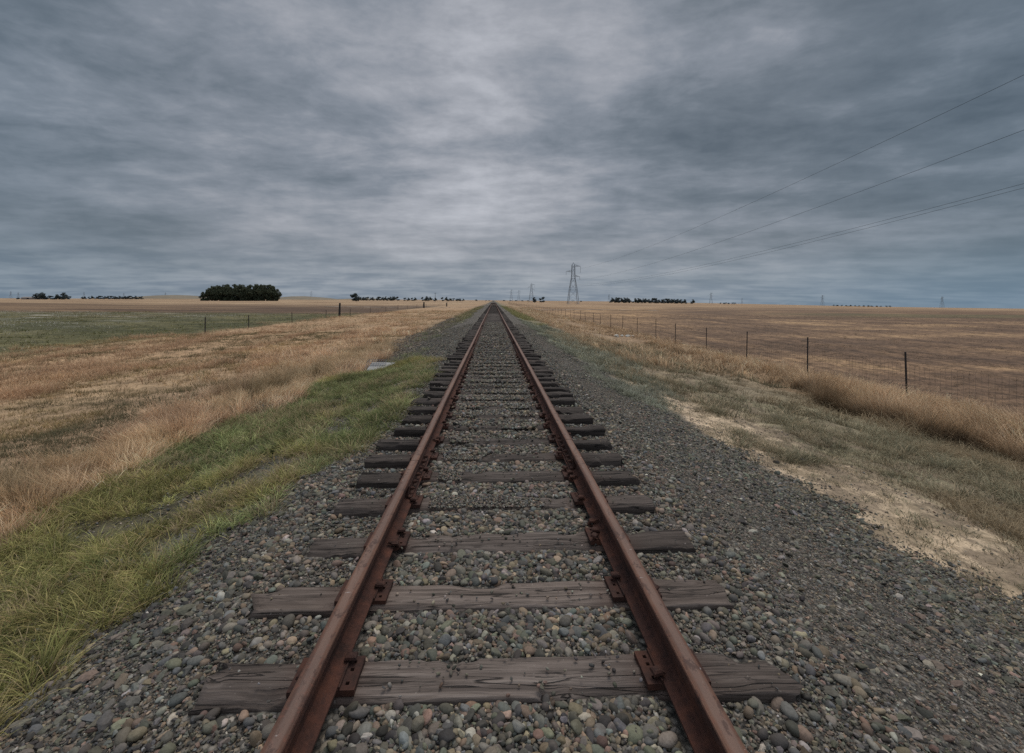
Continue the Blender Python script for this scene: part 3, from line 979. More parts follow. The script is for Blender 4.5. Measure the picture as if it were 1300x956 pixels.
# --- pinkish tan tall dry grass, left, beyond the green strip
def ktan(x, y):
    return (x < outer_l(y) + .1 + (fbm(x * .8, y * .8, 103) - .5) * .8) & (x > -6.5 + (fbm(x * .5, y * .3, 104) - .5) * 2.4 - .04 * y)
def ktan2(x, y):
    lim = -5.2 - 2.5 * sstep(.45, .6, fbm(x * .12, y * .1, 105))
    return (x < lim) & (x > -10.5) & (fbm(x * .35, y * .22, 106) > .47)


TAN = [(.76, .50, .315), (.70, .44, .27), (.80, .57, .37), (.56, .35, .21), (.84, .64, .43)]
TW = [3, 2.5, 2, 1.3, 1]
parts = []
for (n, x0, y0, y1, per, rad, hm, wm, sg, kf) in ((4200, -10.5, 2.5, 9.0, 26, .10, .37, .0056, 3, ktan), (4200, -11, 9.0, 20.0, 16, .13, .42, .010, 2, ktan), (4500, -11, 17.0, 60.0, 8, .2, .38, .018, 2, ktan2)):
    x, y, aa, ci, nc, rr = tufts(n, x0, -4.0, y0, y1, per, rad, kf)
    hs = (hm * RNG.uniform(.7, 1.25, nc))[ci] * RNG.uniform(.55, 1.1, len(x))
    c = mixcol(len(x), TAN, TW, .2, ci, nc) * (.15 + 1.6 * fbm(x * 1.2, y * .7, 161, 4))[:, None]
    ol = (.45 * sstep(.52, .62, fbm(x * .55 + 3, y * .35, 163, 3)))[:, None]
    c = c * (1 - ol) + ol * np.array([.44, .36, .2]) * RNG.uniform(.6, 1.2, (len(x), 1))
    hs = hs * (.25 + 1.5 * fbm(x * 1.3, y * 1.0, 162, 4))
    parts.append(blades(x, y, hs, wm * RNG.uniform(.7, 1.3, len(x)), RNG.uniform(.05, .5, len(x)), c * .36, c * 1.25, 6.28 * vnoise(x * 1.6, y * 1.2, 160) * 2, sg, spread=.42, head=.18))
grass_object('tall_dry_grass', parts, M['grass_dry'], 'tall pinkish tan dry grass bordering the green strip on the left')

# --- short mixed dry grass over the left verge field, to the fence
FIELD = [(.72, .47, .25), (.56, .365, .185), (.36, .28, .145), (.24, .21, .115), (.76, .53, .29), (.50, .30, .155)]
def kfield(x, y):
    return (x > -24.5 + (fbm(x * .2, y * .2, 110) - .5) * 3) & (x < -5.6 + (fbm(x * .3, y * .3, 111) - .5) * 3) & (RNG.uniform(size=len(x)) < .25 + sstep(.3, .55, fbm(x * .45, y * .3, 112)))
parts = []
for (n, x0, y0, y1, per, rad, hm, wm, sg) in ((8600, -15, 3.5, 13, 15, .13, .18, .008, 2), (10500, -25, 12, 36, 9, .2, .22, .014, 2), (6000, -25, 34, 110, 5, .35, .24, .035, 1)):
    x, y, aa, ci, nc, rr = tufts(n, x0, -5.0, y0, y1, per, rad, kfield)
    patch = fbm(x * .28, y * .16, 113, 3)
    c = mixcol(len(x), FIELD, [3, 3, 1.6, 1.1, 1.3, 1.6], .18, ci, nc)
    grn = ((.55 + .3 * sstep(16, 8, y)) * sstep(.46, .55, patch))[:, None]
    c = c * (1 - grn) + grn * np.array([.175, .165, .105]) * RNG.uniform(.7, 1.3, (len(x), 1))
    dk = sstep(.44, .58, fbm(x * .55, y * .3, 114, 4))[:, None]
    c = c * (1 - .42 * dk * np.array([.95, .8, .85]))
    rg_ = fbm(x * .9 + y * .1, y * .18, 116, 3)
    pk = (.65 * sstep(.53, .62, rg_))[:, None]
    c = c * (1 - pk) + pk * np.array([.70, .44, .28]) * RNG.uniform(.65, 1.25, (len(x), 1))
    hs = (hm * RNG.uniform(.5, 1.4, nc))[ci] * RNG.uniform(.5, 1.1, len(x)) * (.75 + .9 * sstep(.5, .62, rg_))
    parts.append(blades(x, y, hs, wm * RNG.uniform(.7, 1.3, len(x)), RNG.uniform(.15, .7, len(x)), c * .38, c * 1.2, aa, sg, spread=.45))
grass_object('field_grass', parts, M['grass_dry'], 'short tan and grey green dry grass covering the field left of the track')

parts = []
x, y, aa, ci, nc, rr = tufts(9000, -95, -23, 24, 92, 5, .5, lambda x, y: (x < -24.5) & (fbm(x * .12, y * .2, 190) > .38))
c = mixcol(len(x), [(.165, .165, .062), (.115, .125, .044), (.22, .195, .08), (.60, .55, .45), (.30, .23, .13)], [3, 3, 2, .4, .8], .18, ci, nc)
pale = (sstep(.47, .56, fbm(x * .16, y * .45, 192, 4)) * (RNG.uniform(size=len(x)) < .7) * sstep(-30, -42, x))[:, None]
c = c * (1 - pale) + pale * np.array([.62, .58, .48])
parts.append(blades(x, y, .2 * RNG.uniform(.4, 1.3, len(x)), .04 * RNG.uniform(.7, 1.3, len(x)), RNG.uniform(.1, .7, len(x)), c * .55, c * 1.1, aa, 1, spread=.45))
grass_object('wet_meadow_grass', parts, M['grass_green'], 'short green grass with pale dry patches on the wet flat at far left')

# --- right: matted grey green grass
def kmat(x, y):
    lo = 5.0 + (fbm(x * .9, y * .7, 120) - .5) * 3.6 - 1.2 * sstep(9, 16, y)
    return (x > lo) & (x < 11.3 + (fbm(x * .4, y * .3, 121) - .5) * 1.2) & (RNG.uniform(size=len(x)) < .15 + sstep(.36, .5, fbm(x * .9, y * .6, 122))) & ((y < 12) | (fbm(x * .35, y * .12, 123) > .36) | (RNG.uniform(size=len(x)) < .45))
MATC = [(.29, .255, .165), (.23, .215, .14), (.37, .295, .19), (.46, .345, .22), (.19, .185, .12)]
parts = []
for (n, y0, y1, per, rad, hm, wm, sg) in ((5200, 2.8, 10.5, 24, .13, .19, .0072, 2), (5000, 10, 34, 15, .22, .26, .014, 2)):
    x, y, aa, ci, nc, rr = tufts(n, 3.6, 11.8, y0, y1, per, rad, kmat)
    c = mixcol(len(x), MATC, [3, 3, 2, 1.5, 1.4], .16, ci, nc)
    tanp = sstep(.44, .58, fbm(x * .6, y * .4, 124, 4))[:, None]
    c = c * (1 - .7 * tanp) + .7 * tanp * np.array([.38, .28, .175])
    hs = (hm * RNG.uniform(.35, 1.7, nc))[ci] * RNG.uniform(.5, 1.1, len(x)) * (1.2 - .3 * np.clip(rr, 0, 2.4))
    parts.append(blades(x, y, hs, wm * RNG.uniform(.7, 1.3, len(x)), RNG.uniform(.3, 1.0, len(x)), c * .3, c * 1.25, aa, sg, spread=.5))
# small weeds dotted over the sand and at the ballast toe
def ksand(x, y):
    return (x > 3.2) & (x < 6.2) & (RNG.uniform(size=len(x)) < .22 + .9 * sstep(.43, .55, fbm(x * 1.6, y * 1.1, 126)) * sstep(3.4, 4.8, x + (fbm(x, y * .6, 127) - .5) * 2 + .6 * sstep(6, 3, y)))
x, y, aa, ci, nc, rr = tufts(3600, 3.0, 6.8, 2.0, 14, 13, .055, ksand)
print('sand', nc)
c = mixcol(len(x), MATC, [3, 3, 2, 1.5, 1.4], .16, ci, nc)
parts.append(blades(x, y, (RNG.uniform(.04, .14, nc))[ci] * RNG.uniform(.5, 1.1, len(x)), .0065 * RNG.uniform(.7, 1.3, len(x)), RNG.uniform(.3, 1.0, len(x)), c * .6, c * 1.1, aa, 2, spread=.6))
# thin weeds on the left slope beyond the green strip, and low growth in the ballast
x, y, aa, ci, nc, rr = tufts(420, -4.8, -2.6, 15, 60, 14, .12, lambda x, y: fbm(x, y * .3, 128) > .48)
c = mixcol(len(x), GREEN, GW, .16, ci, nc) * np.array([1.0, .95, 1.2])
parts.append(blades(x, y, .2 * RNG.uniform(.5, 1.2, len(x)), .016 * RNG.uniform(.7, 1.3, len(x)), RNG.uniform(.3, 1.0, len(x)), c * .6, c * 1.1, aa, 2, spread=.5))
grass_object('matted_grass', parts, M['weed'], 'low grey green matted grass and weeds on the sandy right verge')

# --- sage-like grey green weeds along the right toe of the ballast further off
def ksage(x, y):
    c0 = 3.7 + .35 * np.sin(y * .4)
    wd = .75 + .5 * sstep(8, 13, y) + .3 * sstep(16, 20, y)
    return (np.abs(x - c0 - .3) < wd) & (fbm(x * .7, y * .4, 130) > .46) & (RNG.uniform(size=len(x)) < sstep(5.0, 10, y))
SAGE = [(.31, .305, .23), (.25, .255, .19), (.37, .345, .26), (.21, .215, .155)]
parts = []
for (n, y0, y1, per, rad, hm, wm) in ((800, 4.5, 15, 60, .17, .23, .008), (1300, 14, 48, 26, .26, .30, .018)):
    x, y, aa, ci, nc, rr = tufts(n, 2.6, 5.8, y0, y1, per, rad, ksage)
    c = mixcol(len(x), SAGE, [3, 3, 2, 2], .14, ci, nc)
    hs = (hm * RNG.uniform(.5, 1.35, nc))[ci] * RNG.uniform(.4, 1.0, len(x)) * (1.1 - .35 * np.clip(rr, 0, 2))
    parts.append(blades(x, y, np.abs(hs), wm * RNG.uniform(.7, 1.4, len(x)), RNG.uniform(.1, .8, len(x)), c * .32, c * 1.3, aa, 2, spread=.55))
# yellow green weeds beside the line far off
x, y, aa, ci, nc, rr = tufts(1500, 2.9, 5.6, 44, 170, 8, .35, lambda x, y: fbm(x * .6, y * .1, 131) > .38)
c = mixcol(len(x), [(.27, .25, .11), (.22, .215, .1), (.33, .27, .13)], [2, 2, 1], .15, ci, nc)
parts.append(blades(x, y, .35 * RNG.uniform(.4, 1.1, len(x)), .05 * RNG.uniform(.7, 1.4, len(x)), RNG.uniform(.1, .8, len(x)), c * .6, c * 1.1, aa, 1, spread=.4))
x, y, aa, ci, nc, rr = tufts(900, -5.2, -3.2, 44, 170, 8, .35, lambda x, y: fbm(x * .6, y * .1, 132) > .42)
c = mixcol(len(x), [(.25, .22, .11), (.19, .18, .1), (.33, .26, .14)], [2, 2, 1], .15, ci, nc)
parts.append(blades(x, y, .3 * RNG.uniform(.4, 1.1, len(x)), .05 * RNG.uniform(.7, 1.4, len(x)), RNG.uniform(.1, .8, len(x)), c * .6, c * 1.1, aa, 1, spread=.4))
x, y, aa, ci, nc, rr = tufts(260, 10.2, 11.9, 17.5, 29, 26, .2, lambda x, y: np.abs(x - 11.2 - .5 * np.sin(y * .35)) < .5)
c = mixcol(len(x), [(.06, .07, .04), (.09, .10, .055), (.05, .045, .03), (.14, .15, .09)], [2, 2, 2, 1], .15, ci, nc)  # very dark blade colours stand in for the shadow in the gully
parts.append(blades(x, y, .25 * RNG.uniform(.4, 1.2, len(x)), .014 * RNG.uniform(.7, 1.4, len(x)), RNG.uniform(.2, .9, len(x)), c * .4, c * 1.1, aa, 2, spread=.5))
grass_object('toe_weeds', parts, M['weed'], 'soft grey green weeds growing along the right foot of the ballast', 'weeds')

# --- golden bank of tall dry grass in front of the right fence
def kgold(x, y):
    lo = 10.4 + (fbm(x * 1.0, y * .7, 140) - .5) * 3.2 + .4 * sstep(14, 22, y)
    gap = (np.abs(x - 11.2 - .5 * np.sin(y * .35)) < .55) & (y > 16.5) & (y < 30)
    return (x > lo) & (x < 14.9 + (fbm(x * .5, y * .3, 141) - .5) * .8) & ~gap & (RNG.uniform(size=len(x)) < .10 + sstep(.36, .5, fbm(x * .8, y * .6, 142, 3)))
def kgold2(x, y):
    return ((x > 4.8) & (x < 11.5) & (fbm(x * .5, y * .3, 145) > .5)) | (((x > 12.0) & (x < 14.6)) | ((x > 5.5) & (x < 8.2) & (fbm(x * .4, y * .15, 143) > .42)) | ((x > 8.2) & (x < 12) & (fbm(x * .3, y * .12, 144) > .56)))
GOLD = [(.64, .455, .28), (.55, .375, .225), (.70, .535, .35), (.46, .305, .185), (.56, .365, .225)]
parts = []
for (n, x0, x1, y0, y1, per, rad, hm, wm, sg, kf) in ((6600, 8.6, 15.4, 6, 17, 22, .15, .56, .0075, 3, kgold), (3800, 8.8, 15.4, 17, 34, 11, .18, .46, .013, 2, kgold), (4200, 5.5, 14.6, 18, 90, 7, .28, .42, .03, 2, kgold2), (2000, 5.0, 14.6, 80, 200, 6, .5, .45, .08, 1, kgold2)):
    x, y, aa, ci, nc, rr = tufts(n, x0, x1, y0, y1, per, rad, kf)
    hs = (hm * RNG.uniform(.45, 1.5, nc))[ci] * RNG.uniform(.55, 1.1, len(x)) * (1.15 - .22 * np.clip(rr, 0, 2.4))
    hs *= (1 - .35 * sstep(12.8, 14.2, x)) if x0 > 8 else 1.0
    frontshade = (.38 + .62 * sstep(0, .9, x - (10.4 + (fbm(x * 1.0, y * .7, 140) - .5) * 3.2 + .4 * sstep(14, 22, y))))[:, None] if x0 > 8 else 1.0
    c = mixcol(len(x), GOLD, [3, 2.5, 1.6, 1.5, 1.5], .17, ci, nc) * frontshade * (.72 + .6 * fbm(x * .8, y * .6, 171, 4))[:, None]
    hs = hs * (.3 + 1.45 * fbm(x * .75, y * .6, 172, 4))
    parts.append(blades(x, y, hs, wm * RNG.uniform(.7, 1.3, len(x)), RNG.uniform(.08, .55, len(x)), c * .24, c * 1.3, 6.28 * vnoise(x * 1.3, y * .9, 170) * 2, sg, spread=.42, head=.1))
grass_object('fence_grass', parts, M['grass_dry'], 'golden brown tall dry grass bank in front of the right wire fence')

# --- stubble in the brown field
parts = []
STUB = [(.24, .17, .115), (.17, .12, .08), (.33, .24, .155), (.12, .085, .06)]
for (n, x1, y0, y1, per, rad, hm, wm) in ((9500, 46, 9, 34, 7, .13, .12, .012), (9000, 120, 32, 110, 5, .3, .15, .035)):
    x, y, aa, ci, nc, rr = tufts(n, 14.4, x1, y0, y1, per, rad, lambda x, y: (RNG.uniform(size=len(x)) < .25 + sstep(.4, .55, fbm(x * .55, y * .04, 150))) & (np.sin((x + .18 * y) * 4.2 + 1.5 * vnoise(x * .2, y * .2, 151)) > -.35))
    c = mixcol(len(x), STUB, [3, 3, 1.6, 2], .18, ci, nc)
    parts.append(blades(x, y, hm * RNG.uniform(.4, 1.3, len(x)), wm * RNG.uniform(.6, 1.3, len(x)), RNG.uniform(.1, .6, len(x)), c * .7, c * 1.15, aa, 1, spread=.5))
grass_object('stubble', parts, M['grass_dry'], 'short brown stubble over the ploughed field beyond the right fence', 'stubble')

# ------------------------------------------------------------------ fences
def fence(name, label, posts, wires, stays, post_r, hgt):
    """posts: (x, y, height, lean). one thing: posts are parts, each strand of wire a part, woven stays one part"""
    x0, y0 = posts[0][0], posts[0][1]
    root = empty(name, (x0, y0, float(ground_z(x0, y0))))
    tag(root, label, 'fence')
    o0 = Vector(root.location)
    tops = []
    for (x, y, h, ln) in posts:
        z = float(ground_z(x, y))
        mb = MB()
        p = Vector((x, y, z)) - o0
        tip = p + Vector((ln * h, ln * .3 * h, h))
        # steel T-section
        mb.bar(p - Vector((0, 0, .3)), tip, post_r, 4)
        mb.bar(p - Vector((0, post_r * .9, .3)), tip - Vector((0, post_r * .9, 0)), post_r * .55, 4)
        mb.build('fence_post', M['post'], root)
        tops.append((p, tip))
    for wz in wires:
        mb = MB()
        for (p, t), (p2, t2) in zip(tops[:-1], tops[1:]):
            a = p.lerp(t, wz / hgt) + Vector((-.03, 0, 0)); b_ = p2.lerp(t2, wz / hgt) + Vector((-.03, 0, 0))
            d = a.y + o0.y
            rr = .003 if d < 25 else .0042 if d < 50 else .006
            m_ = a.lerp(b_, .5) - Vector((0, 0, .015))
            mb.bar(a, m_, rr, 3); mb.bar(m_, b_, rr, 3)
        mb.build('strand', M['wire'], root)
    if stays:
        mb = MB()
        for (p, t), (p2, t2) in zip(tops[:-1], tops[1:]):
            if p.y + o0.y > 60: break
            L = (p2 - p).length; k = max(2, int(L / (.16 if p.y + o0.y < 30 else .32)))
            for i in range(1, k):
                u = i / k
                a = p.lerp(p2, u); b_ = t.lerp(t2, u)
                mb.bar(a.lerp(b_, .05 / hgt) + Vector((-.03, 0, 0)), a.lerp(b_, wires[-2] / hgt) + Vector((-.03, 0, -.02)), .0026 if p.y + o0.y < 30 else .004, 3)
        mb.build('woven_wire_mesh', M['wire'], root)['kind'] = 'stuff'
    return root


pr = []
def fy(px):
    d_ = ray(px, 400); return 13.8 * d_[1] / d_[0]


for (y, h, ln) in ((5.4, 1.66, 0), (10.3, 1.68, .01), (fy(1153), 1.68, -.07), (fy(1025), 1.74, -.005), (fy(947), 1.66, .02), (fy(897), 1.68, 0.0), (fy(858), 1.66, .015), (fy(832), 1.68, 0), (fy(808.5), 1.66, .01)):
    pr.append((13.75 + random.uniform(-.08, .08), y, h, ln))
y = pr[-1][1]
while y < 420:
    y += 4.85 + random.uniform(-.25, .25)
    pr.append((13.75 + random.uniform(-.1, .1), y, 1.62 + random.uniform(-.1, .12), random.gauss(0, .02)))
fence('wire_fence', 'wire fence on thin dark steel posts running beside the brown field on the right', pr, (.3, .55, .8, 1.05, 1.3, 1.52), True, .026, 1.68)

pl = []
for (px, Y) in ((260.5, 37), (316, 44), (371, 53), (414, 64.5), (444.5, 75), (470, 88), (490, 101), (505, 114), (517, 128), (529, 145), (541, 168)):
    x = at(px, 400, Y)[0]
    pl.append((x, Y, 1.25 + random.uniform(-.1, .1), random.gauss(0, .02)))
xa = pl[0][0]
pl2 = [(xa - 13, 33.5, 1.15, .03)] + pl
fence('wire_fence', 'sparse sagging wire fence crossing the left field in front of the green flat', pl2, (.35, .7, 1.05), False, .045, 1.25)

# ---- single thicker wooden posts
for (px, Y, h, r_, lab) in ((431, 70, 2.1, .14, 'tall thick dark wooden post standing by the left fence'), (538, 150, 2.0, .24, 'short dark post standing far off left of the track'), (567, 190, 1.7, .22, 'stubby dark post at the rise just left of the far track')):
    x = at(px, 390, Y)[0]; z = float(ground_z(x, Y))
    mb = MB(); v = []
    ringn = 9
    for k, (t, s) in enumerate(((-.15, 1.1), (0, 1.06), (.3, 1.0), (.62, .97), (.93, .95), (1.0, .8))):
        for q in range(ringn):
            a = 2 * math.pi * q / ringn
            rr = r_ * s * (1 + .12 * math.sin(q * 2.3 + k))
            v.append((rr * math.cos(a) + .03 * t * h, rr * math.sin(a), t * h))
    f = [(k * ringn + q, k * ringn + (q + 1) % ringn, (k + 1) * ringn + (q + 1) % ringn, (k + 1) * ringn + q) for k in range(5) for q in range(ringn)]
    f.append(tuple(5 * ringn + q for q in range(ringn)))
    mb.add(v, f)
    o = mb.build('wooden_post', M['oldwood'], None, loc=(x, Y, z))
    tag(o, lab, 'post')

# ------------------------------------------------------------------ culvert end with wire mesh, left
cx_, cy_ = at(484, 466, 14.3)[0], 14.3
cz = float(ground_z(cx_, cy_))
cul = empty('concrete_culvert', (cx_, cy_, cz), R(8))
tag(cul, 'pale concrete culvert end with wire mesh at its left, half buried beside the green grass', 'culvert')
mb = MB()
v = [(-.42, -.3, -.3), (.05, -.3, -.3), (.0, -.3, .05), (-.40, -.3, .04), (-.42, .3, -.3), (.5, .3, -.3), (.42, .3, .17), (-.32, .3, .19)]
mb.add(v, [(0, 1, 2, 3), (5, 4, 7, 6), (3, 2, 6, 7), (1, 5, 6, 2), (4, 0, 3, 7), (4, 5, 1, 0)])
wall = mb.build('headwall', M['concrete'], cul)
bv = wall.modifiers.new('bevel', 'BEVEL'); bv.width = .02; bv.segments = 2
mb = MB()
for i in range(9): mb.bar((-.50 + i * .07, -.345, -.1), (-.42 + i * .07, .22, .27), .006, 4)
for j in range(8): mb.bar((-.50 + j * .0115, -.34 + j * .08, -.09 + j * .052), (.06 + j * .0115, -.34 + j * .08, -.09 + j * .052), .006, 4)
mb.build('wire_mesh', M['cage'], cul)
# gravel bank half covering it
# ------------------------------------------------------------------ small rubble and clods
def lump(name, label, cat, px, py, Y, size, mat, group=None, seed=0, flat=.6, dz=0):
    x = at(px, py, Y)[0]; z = float(ground_z(x, Y))
    v, f = ico(3)
    v = v.copy()
    rg = np.random.default_rng(seed + 5)
    for k in range(6):
        nrm = rg.normal(size=3); nrm /= np.linalg.norm(nrm); cut = rg.uniform(.5, .8)
        h = v @ nrm; v = v - np.where(h > cut, h - cut, 0)[:, None] * nrm
    v = v * (1 + .08 * (fbm(v[:, 0] * 3 + seed, v[:, 1] * 3 + v[:, 2] * 2, seed)[:, None] - .5))
    v = v * np.array([1, .8, flat]) * size
    me = np_mesh(name, v, f.ravel(), np.full(len(f), 3), smooth=False)
    o = link(name, me, None, mat, (x, Y, z + size * flat * .45 + dz)); o.rotation_euler = (0, 0, rg.uniform(0, 6))
    tag(o, label, cat, group)
    return o


for i, (px, py, Y, s, lab) in enumerate(((783, 429, 41, .3, 'largest pale concrete lump by the ditch below the right fence'), (790, 430, 41.6, .22, 'small pale concrete lump just right of the largest one'), (797, 431, 40.5, .26, 'middle pale concrete lump in the ditch rubble'),
                                        (803, 430, 41, .2, 'rightmost pale concrete lump in the ditch rubble'))):
    lump('concrete_lump', lab, 'rubble', px, py, Y, s, M['rubble'], 'pale rubble by the right ditch', i)
lump('boulder', 'dull tan rounded stone at the left edge of the ballast, nearer of two', 'stone', 548, 419, 30, .22, M['dull'], None, 21, .8)
lump('boulder', 'dull tan rounded stone at the left edge of the ballast, farther of two', 'stone', 556, 417, 31.5, .24, M['dull'], None, 22, .8)
lump('earth_clod', 'dark earth clod on the pale sand, nearer the ballast', 'clod', 986, 577, 6.7, .055, M['clod'], None, 31)
lump('earth_clod', 'dark earth clod on the pale sand, nearer the fence', 'clod', 1019, 580, 6.9, .06, M['clod'], None, 32)

# ------------------------------------------------------------------ trees
def leaf_quads(lobes, n, size, seed, col0, col1):
    rg = np.random.default_rng(seed)
    w = np.array([l[3] * l[4] * l[5] for l in lobes]) ** .67; w /= w.sum()
    k = rg.choice(len(lobes), n, p=w)
    L = np.array(lobes)[k]
    d = rg.normal(size=(n, 3)); d /= np.linalg.norm(d, axis=1)[:, None]
    rad = rg.uniform(.55, 1.08, n) ** .8
    p = L[:, :3] + d * L[:, 3:6] * rad[:, None]
    a = rg.normal(size=(n, 3)); a /= np.linalg.norm(a, axis=1)[:, None]
    b_ = np.cross(a, rg.normal(size=(n, 3))); b_ /= np.linalg.norm(b_, axis=1)[:, None]
    s = size * rg.uniform(.55, 1.4, n)[:, None]
    v = np.stack([p - a * s, p - b_ * s * .6, p + a * s, p + b_ * s * .6], 1)
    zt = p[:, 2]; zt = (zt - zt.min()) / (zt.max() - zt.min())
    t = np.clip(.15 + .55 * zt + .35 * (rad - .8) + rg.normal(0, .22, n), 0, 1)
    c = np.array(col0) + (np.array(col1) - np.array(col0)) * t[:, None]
    return v.reshape(-1, 3), np.arange(n * 4), np.full(n, 4), np.repeat(c, 4, 0)


TREE = {}
def make_proto(key, h, w, lobes_n, leaves, size, seed, low=.1, col0=(.012, .017, .012), col1=(.05, .062, .038), pointed=False):
    rg = random.Random(seed)
    lobes = []
    for i in range(lobes_n):
        t = rg.uniform(low, .86)
        ww = w * (1 - .55 * max(0, t - .45) / .55) if not pointed else w * (1.05 - t)
        rx = ww * rg.uniform(.32, .5)
        lobes.append((rg.uniform(-1, 1) * (ww - rx), rg.uniform(-1, 1) * (ww - rx), h * t, rx, rx, h * rg.uniform(.1, .17)))
    lobes.append((0, 0, h * .9, w * .3, w * .3, h * .1))
    V, F, S, Cc = leaf_quads(lobes, leaves, size, seed, col0, col1)
    cm = np_mesh('crown', V, F, S, Cc)
    cm.materials.append(M['leaf'])
    mb = MB()
    mb.bar((0, 0, -.4), (0, 0, h * .45), h * .022, 7, h * .014); mb.bar((0, 0, h * .45), (w * .1, 0, h * .85), h * .014, 6, h * .004)
    for l in lobes[:5]:
        mb.bar((0, 0, h * max(.15, l[2] / h - .25)), (l[0] * .8, l[1] * .8, l[2]), h * .008, 5, h * .003)
    tm = mb.mesh('trunk'); tm.materials.append(M['bark'])
    TREE[key] = (tm, cm, h)


for i in range(5): make_proto('grove%d' % i, 17.0, 6.2, 14, 2200, .62, 100 + i, .04, (.016, .02, .014), (.11, .12, .075))
for i in range(4): make_proto('round%d' % i, 10.0, 6.6, 11, 900, .6, 200 + i, .08, (.032, .040, .042), (.085, .098, .088))  # paler bluish leaf colours stand in for distance haze
for i in range(3): make_proto('slim%d' % i, 11.0, 2.4, 7, 500, .5, 300 + i, .1, pointed=True)


def tree(name, key, x, y, h, label, group, wide=1.0):
    tm, cm, h0 = TREE[key]
    root = empty(name, (x, y, float(ground_z(x, y))), random.uniform(0, 6.28))
    s = h / h0
    root.scale = (s * wide, s * wide, s)
    link('trunk', tm, root); link('crown', cm, root)
    tag(root, label, 'tree', group)
    return root


ORD = ['first', 'second', 'third', 'fourth', 'fifth', 'sixth', 'seventh', 'eighth', 'ninth', 'tenth', 'eleventh', 'twelfth', 'thirteenth', 'fourteenth', 'fifteenth', 'sixteenth', 'seventeenth', 'eighteenth', 'nineteenth', 'twentieth',
       'twenty-first', 'twenty-second', 'twenty-third', 'twenty-fourth', 'twenty-fifth', 'twenty-sixth']
# dense dark grove left of centre
for row, (Y, n, p0, p1) in enumerate(((520, 15, 259.5, 351), (530, 14, 263, 349))):
    for i in range(n):
        u = i / (n - 1)
        px = p0 + (p1 - p0) * u + random.uniform(-1, 1)
        hpx = np.interp(u, [0, .04, .1, .22, .5, .8, .93, 1], [12, 15, 18.5, 19, 19.5, 19.8, 20, 15.5]) + random.uniform(-2.0, 1.3) + (.5 if row else 0)
        x = at(px, 378, Y)[0]
        tree('evergreen_tree', 'grove%d' % random.randrange(5), x, Y + random.uniform(-2, 2), hpx / F_PX * Y,
             '%s dark evergreen from left in the %s row of the left horizon grove' % (ORD[i], 'back' if row else 'front'), 'evergreens in the dense grove', 1.0)


def row_of_trees(pxs, hpx, Y, kind, where, group, wide=1.0):
    for i, px in enumerate(pxs):
        hp = (hpx[i] if isinstance(hpx, (list, tuple)) else hpx * random.uniform(.78, 1.12))
        x = at(px, 381, Y)[0]
        key = random.choice([k for k in TREE if k.startswith(kind)])
        tree('shelter_tree', key, x, Y + random.uniform(-4, 4), hp / F_PX * Y, '%s tree from the left %s' % (ORD[i], where), group, wide)


fr = lambda a, b_, n: [a + (b_ - a) * i / (n - 1) + random.uniform(-.7, .7) for i in range(n)]
row_of_trees([20, 25, 29], 2.0, 900, 'round', 'among the low dark bushes at the far left edge', 'far left bushes', 1.5)
row_of_trees([49, 54, 58.5, 63, 71, 75, 79, 84, 90], [7.5, 8.5, 7.5, 5, 5.5, 6.5, 8.8, 3.5, 4], 800, 'round', 'in the loose clump by the far left shed', 'trees by the far shed', 1.05)
row_of_trees([104, 107.5, 112, 118, 122, 125.5, 128, 133, 137] + fr(141, 175, 11) + [181], 3.9, 1300, 'round', 'in the low dark shelter row left of the grove', 'far left shelter row', 1.1)
row_of_trees([447.5, 451, 454], [8.5, 10.2, 8.2], 620, 'round', 'in the round clump right of the grove', 'round clump right of the grove', 1.0)
row_of_trees(fr(458, 474, 6) + [479, 482] + fr(487, 504, 7), 4.9, 1000, 'round', 'in the shelter row right of the round clump', 'shelter row right of the clump', 1.0)
row_of_trees([514, 518, 523, 527, 536.5, 542, 546, 552.5, 562, 567], [4, 4, 4, 4.5, 5, 6, 5.5, 4.5, 5, 5.5], 1000, 'round', 'in the broken tree line left of the far track', 'broken tree line by the far track', 1.0)
row_of_trees(fr(571, 584, 6) + [588], 3.2, 1200, 'round', 'in the low thicket nearest the far track on its left', 'low thicket by the far track', 1.2)
row_of_trees([604.5, 617, 621], [2.2, 1.2, 1.2], 1500, 'round', 'of the tiny bushes at the vanishing point of the track', 'tiny far bushes', 1.4)
row_of_trees([679, 685.5, 690], [7.0, 5.6, 7.4], 800, 'round', 'of the three dark trees between the near and far pylons', 'three trees by the far pylon', .75)
row_of_trees([777, 782, 785.5, 789, 793, 796, 799.5], 6.4, 1000, 'round', 'in the short shelter row right of the near pylon', 'short shelter row on the right', 1.0)
row_of_trees([806] + fr(810, 862, 17) + [865, 870, 880], 6.2, 1050, 'round', 'in the long shelter row on the right horizon', 'long shelter row on the right', 1.05)
row_of_trees(fr(914, 934, 6), 2.2, 1500, 'round', 'among the low bushes right of the long shelter row', 'low far right bushes', 1.5)
row_of_trees(fr(1058, 1130, 14), 1.8, 2000, 'round', 'in the faint far row before the right edge', 'faint far row', 1.8)
row_of_trees([640, 648, 655, 663, 670, 738], 1.3, 2000, 'round', 'of the faint bushes along the horizon by the pylons', 'faint bushes by the pylons', 2.6)

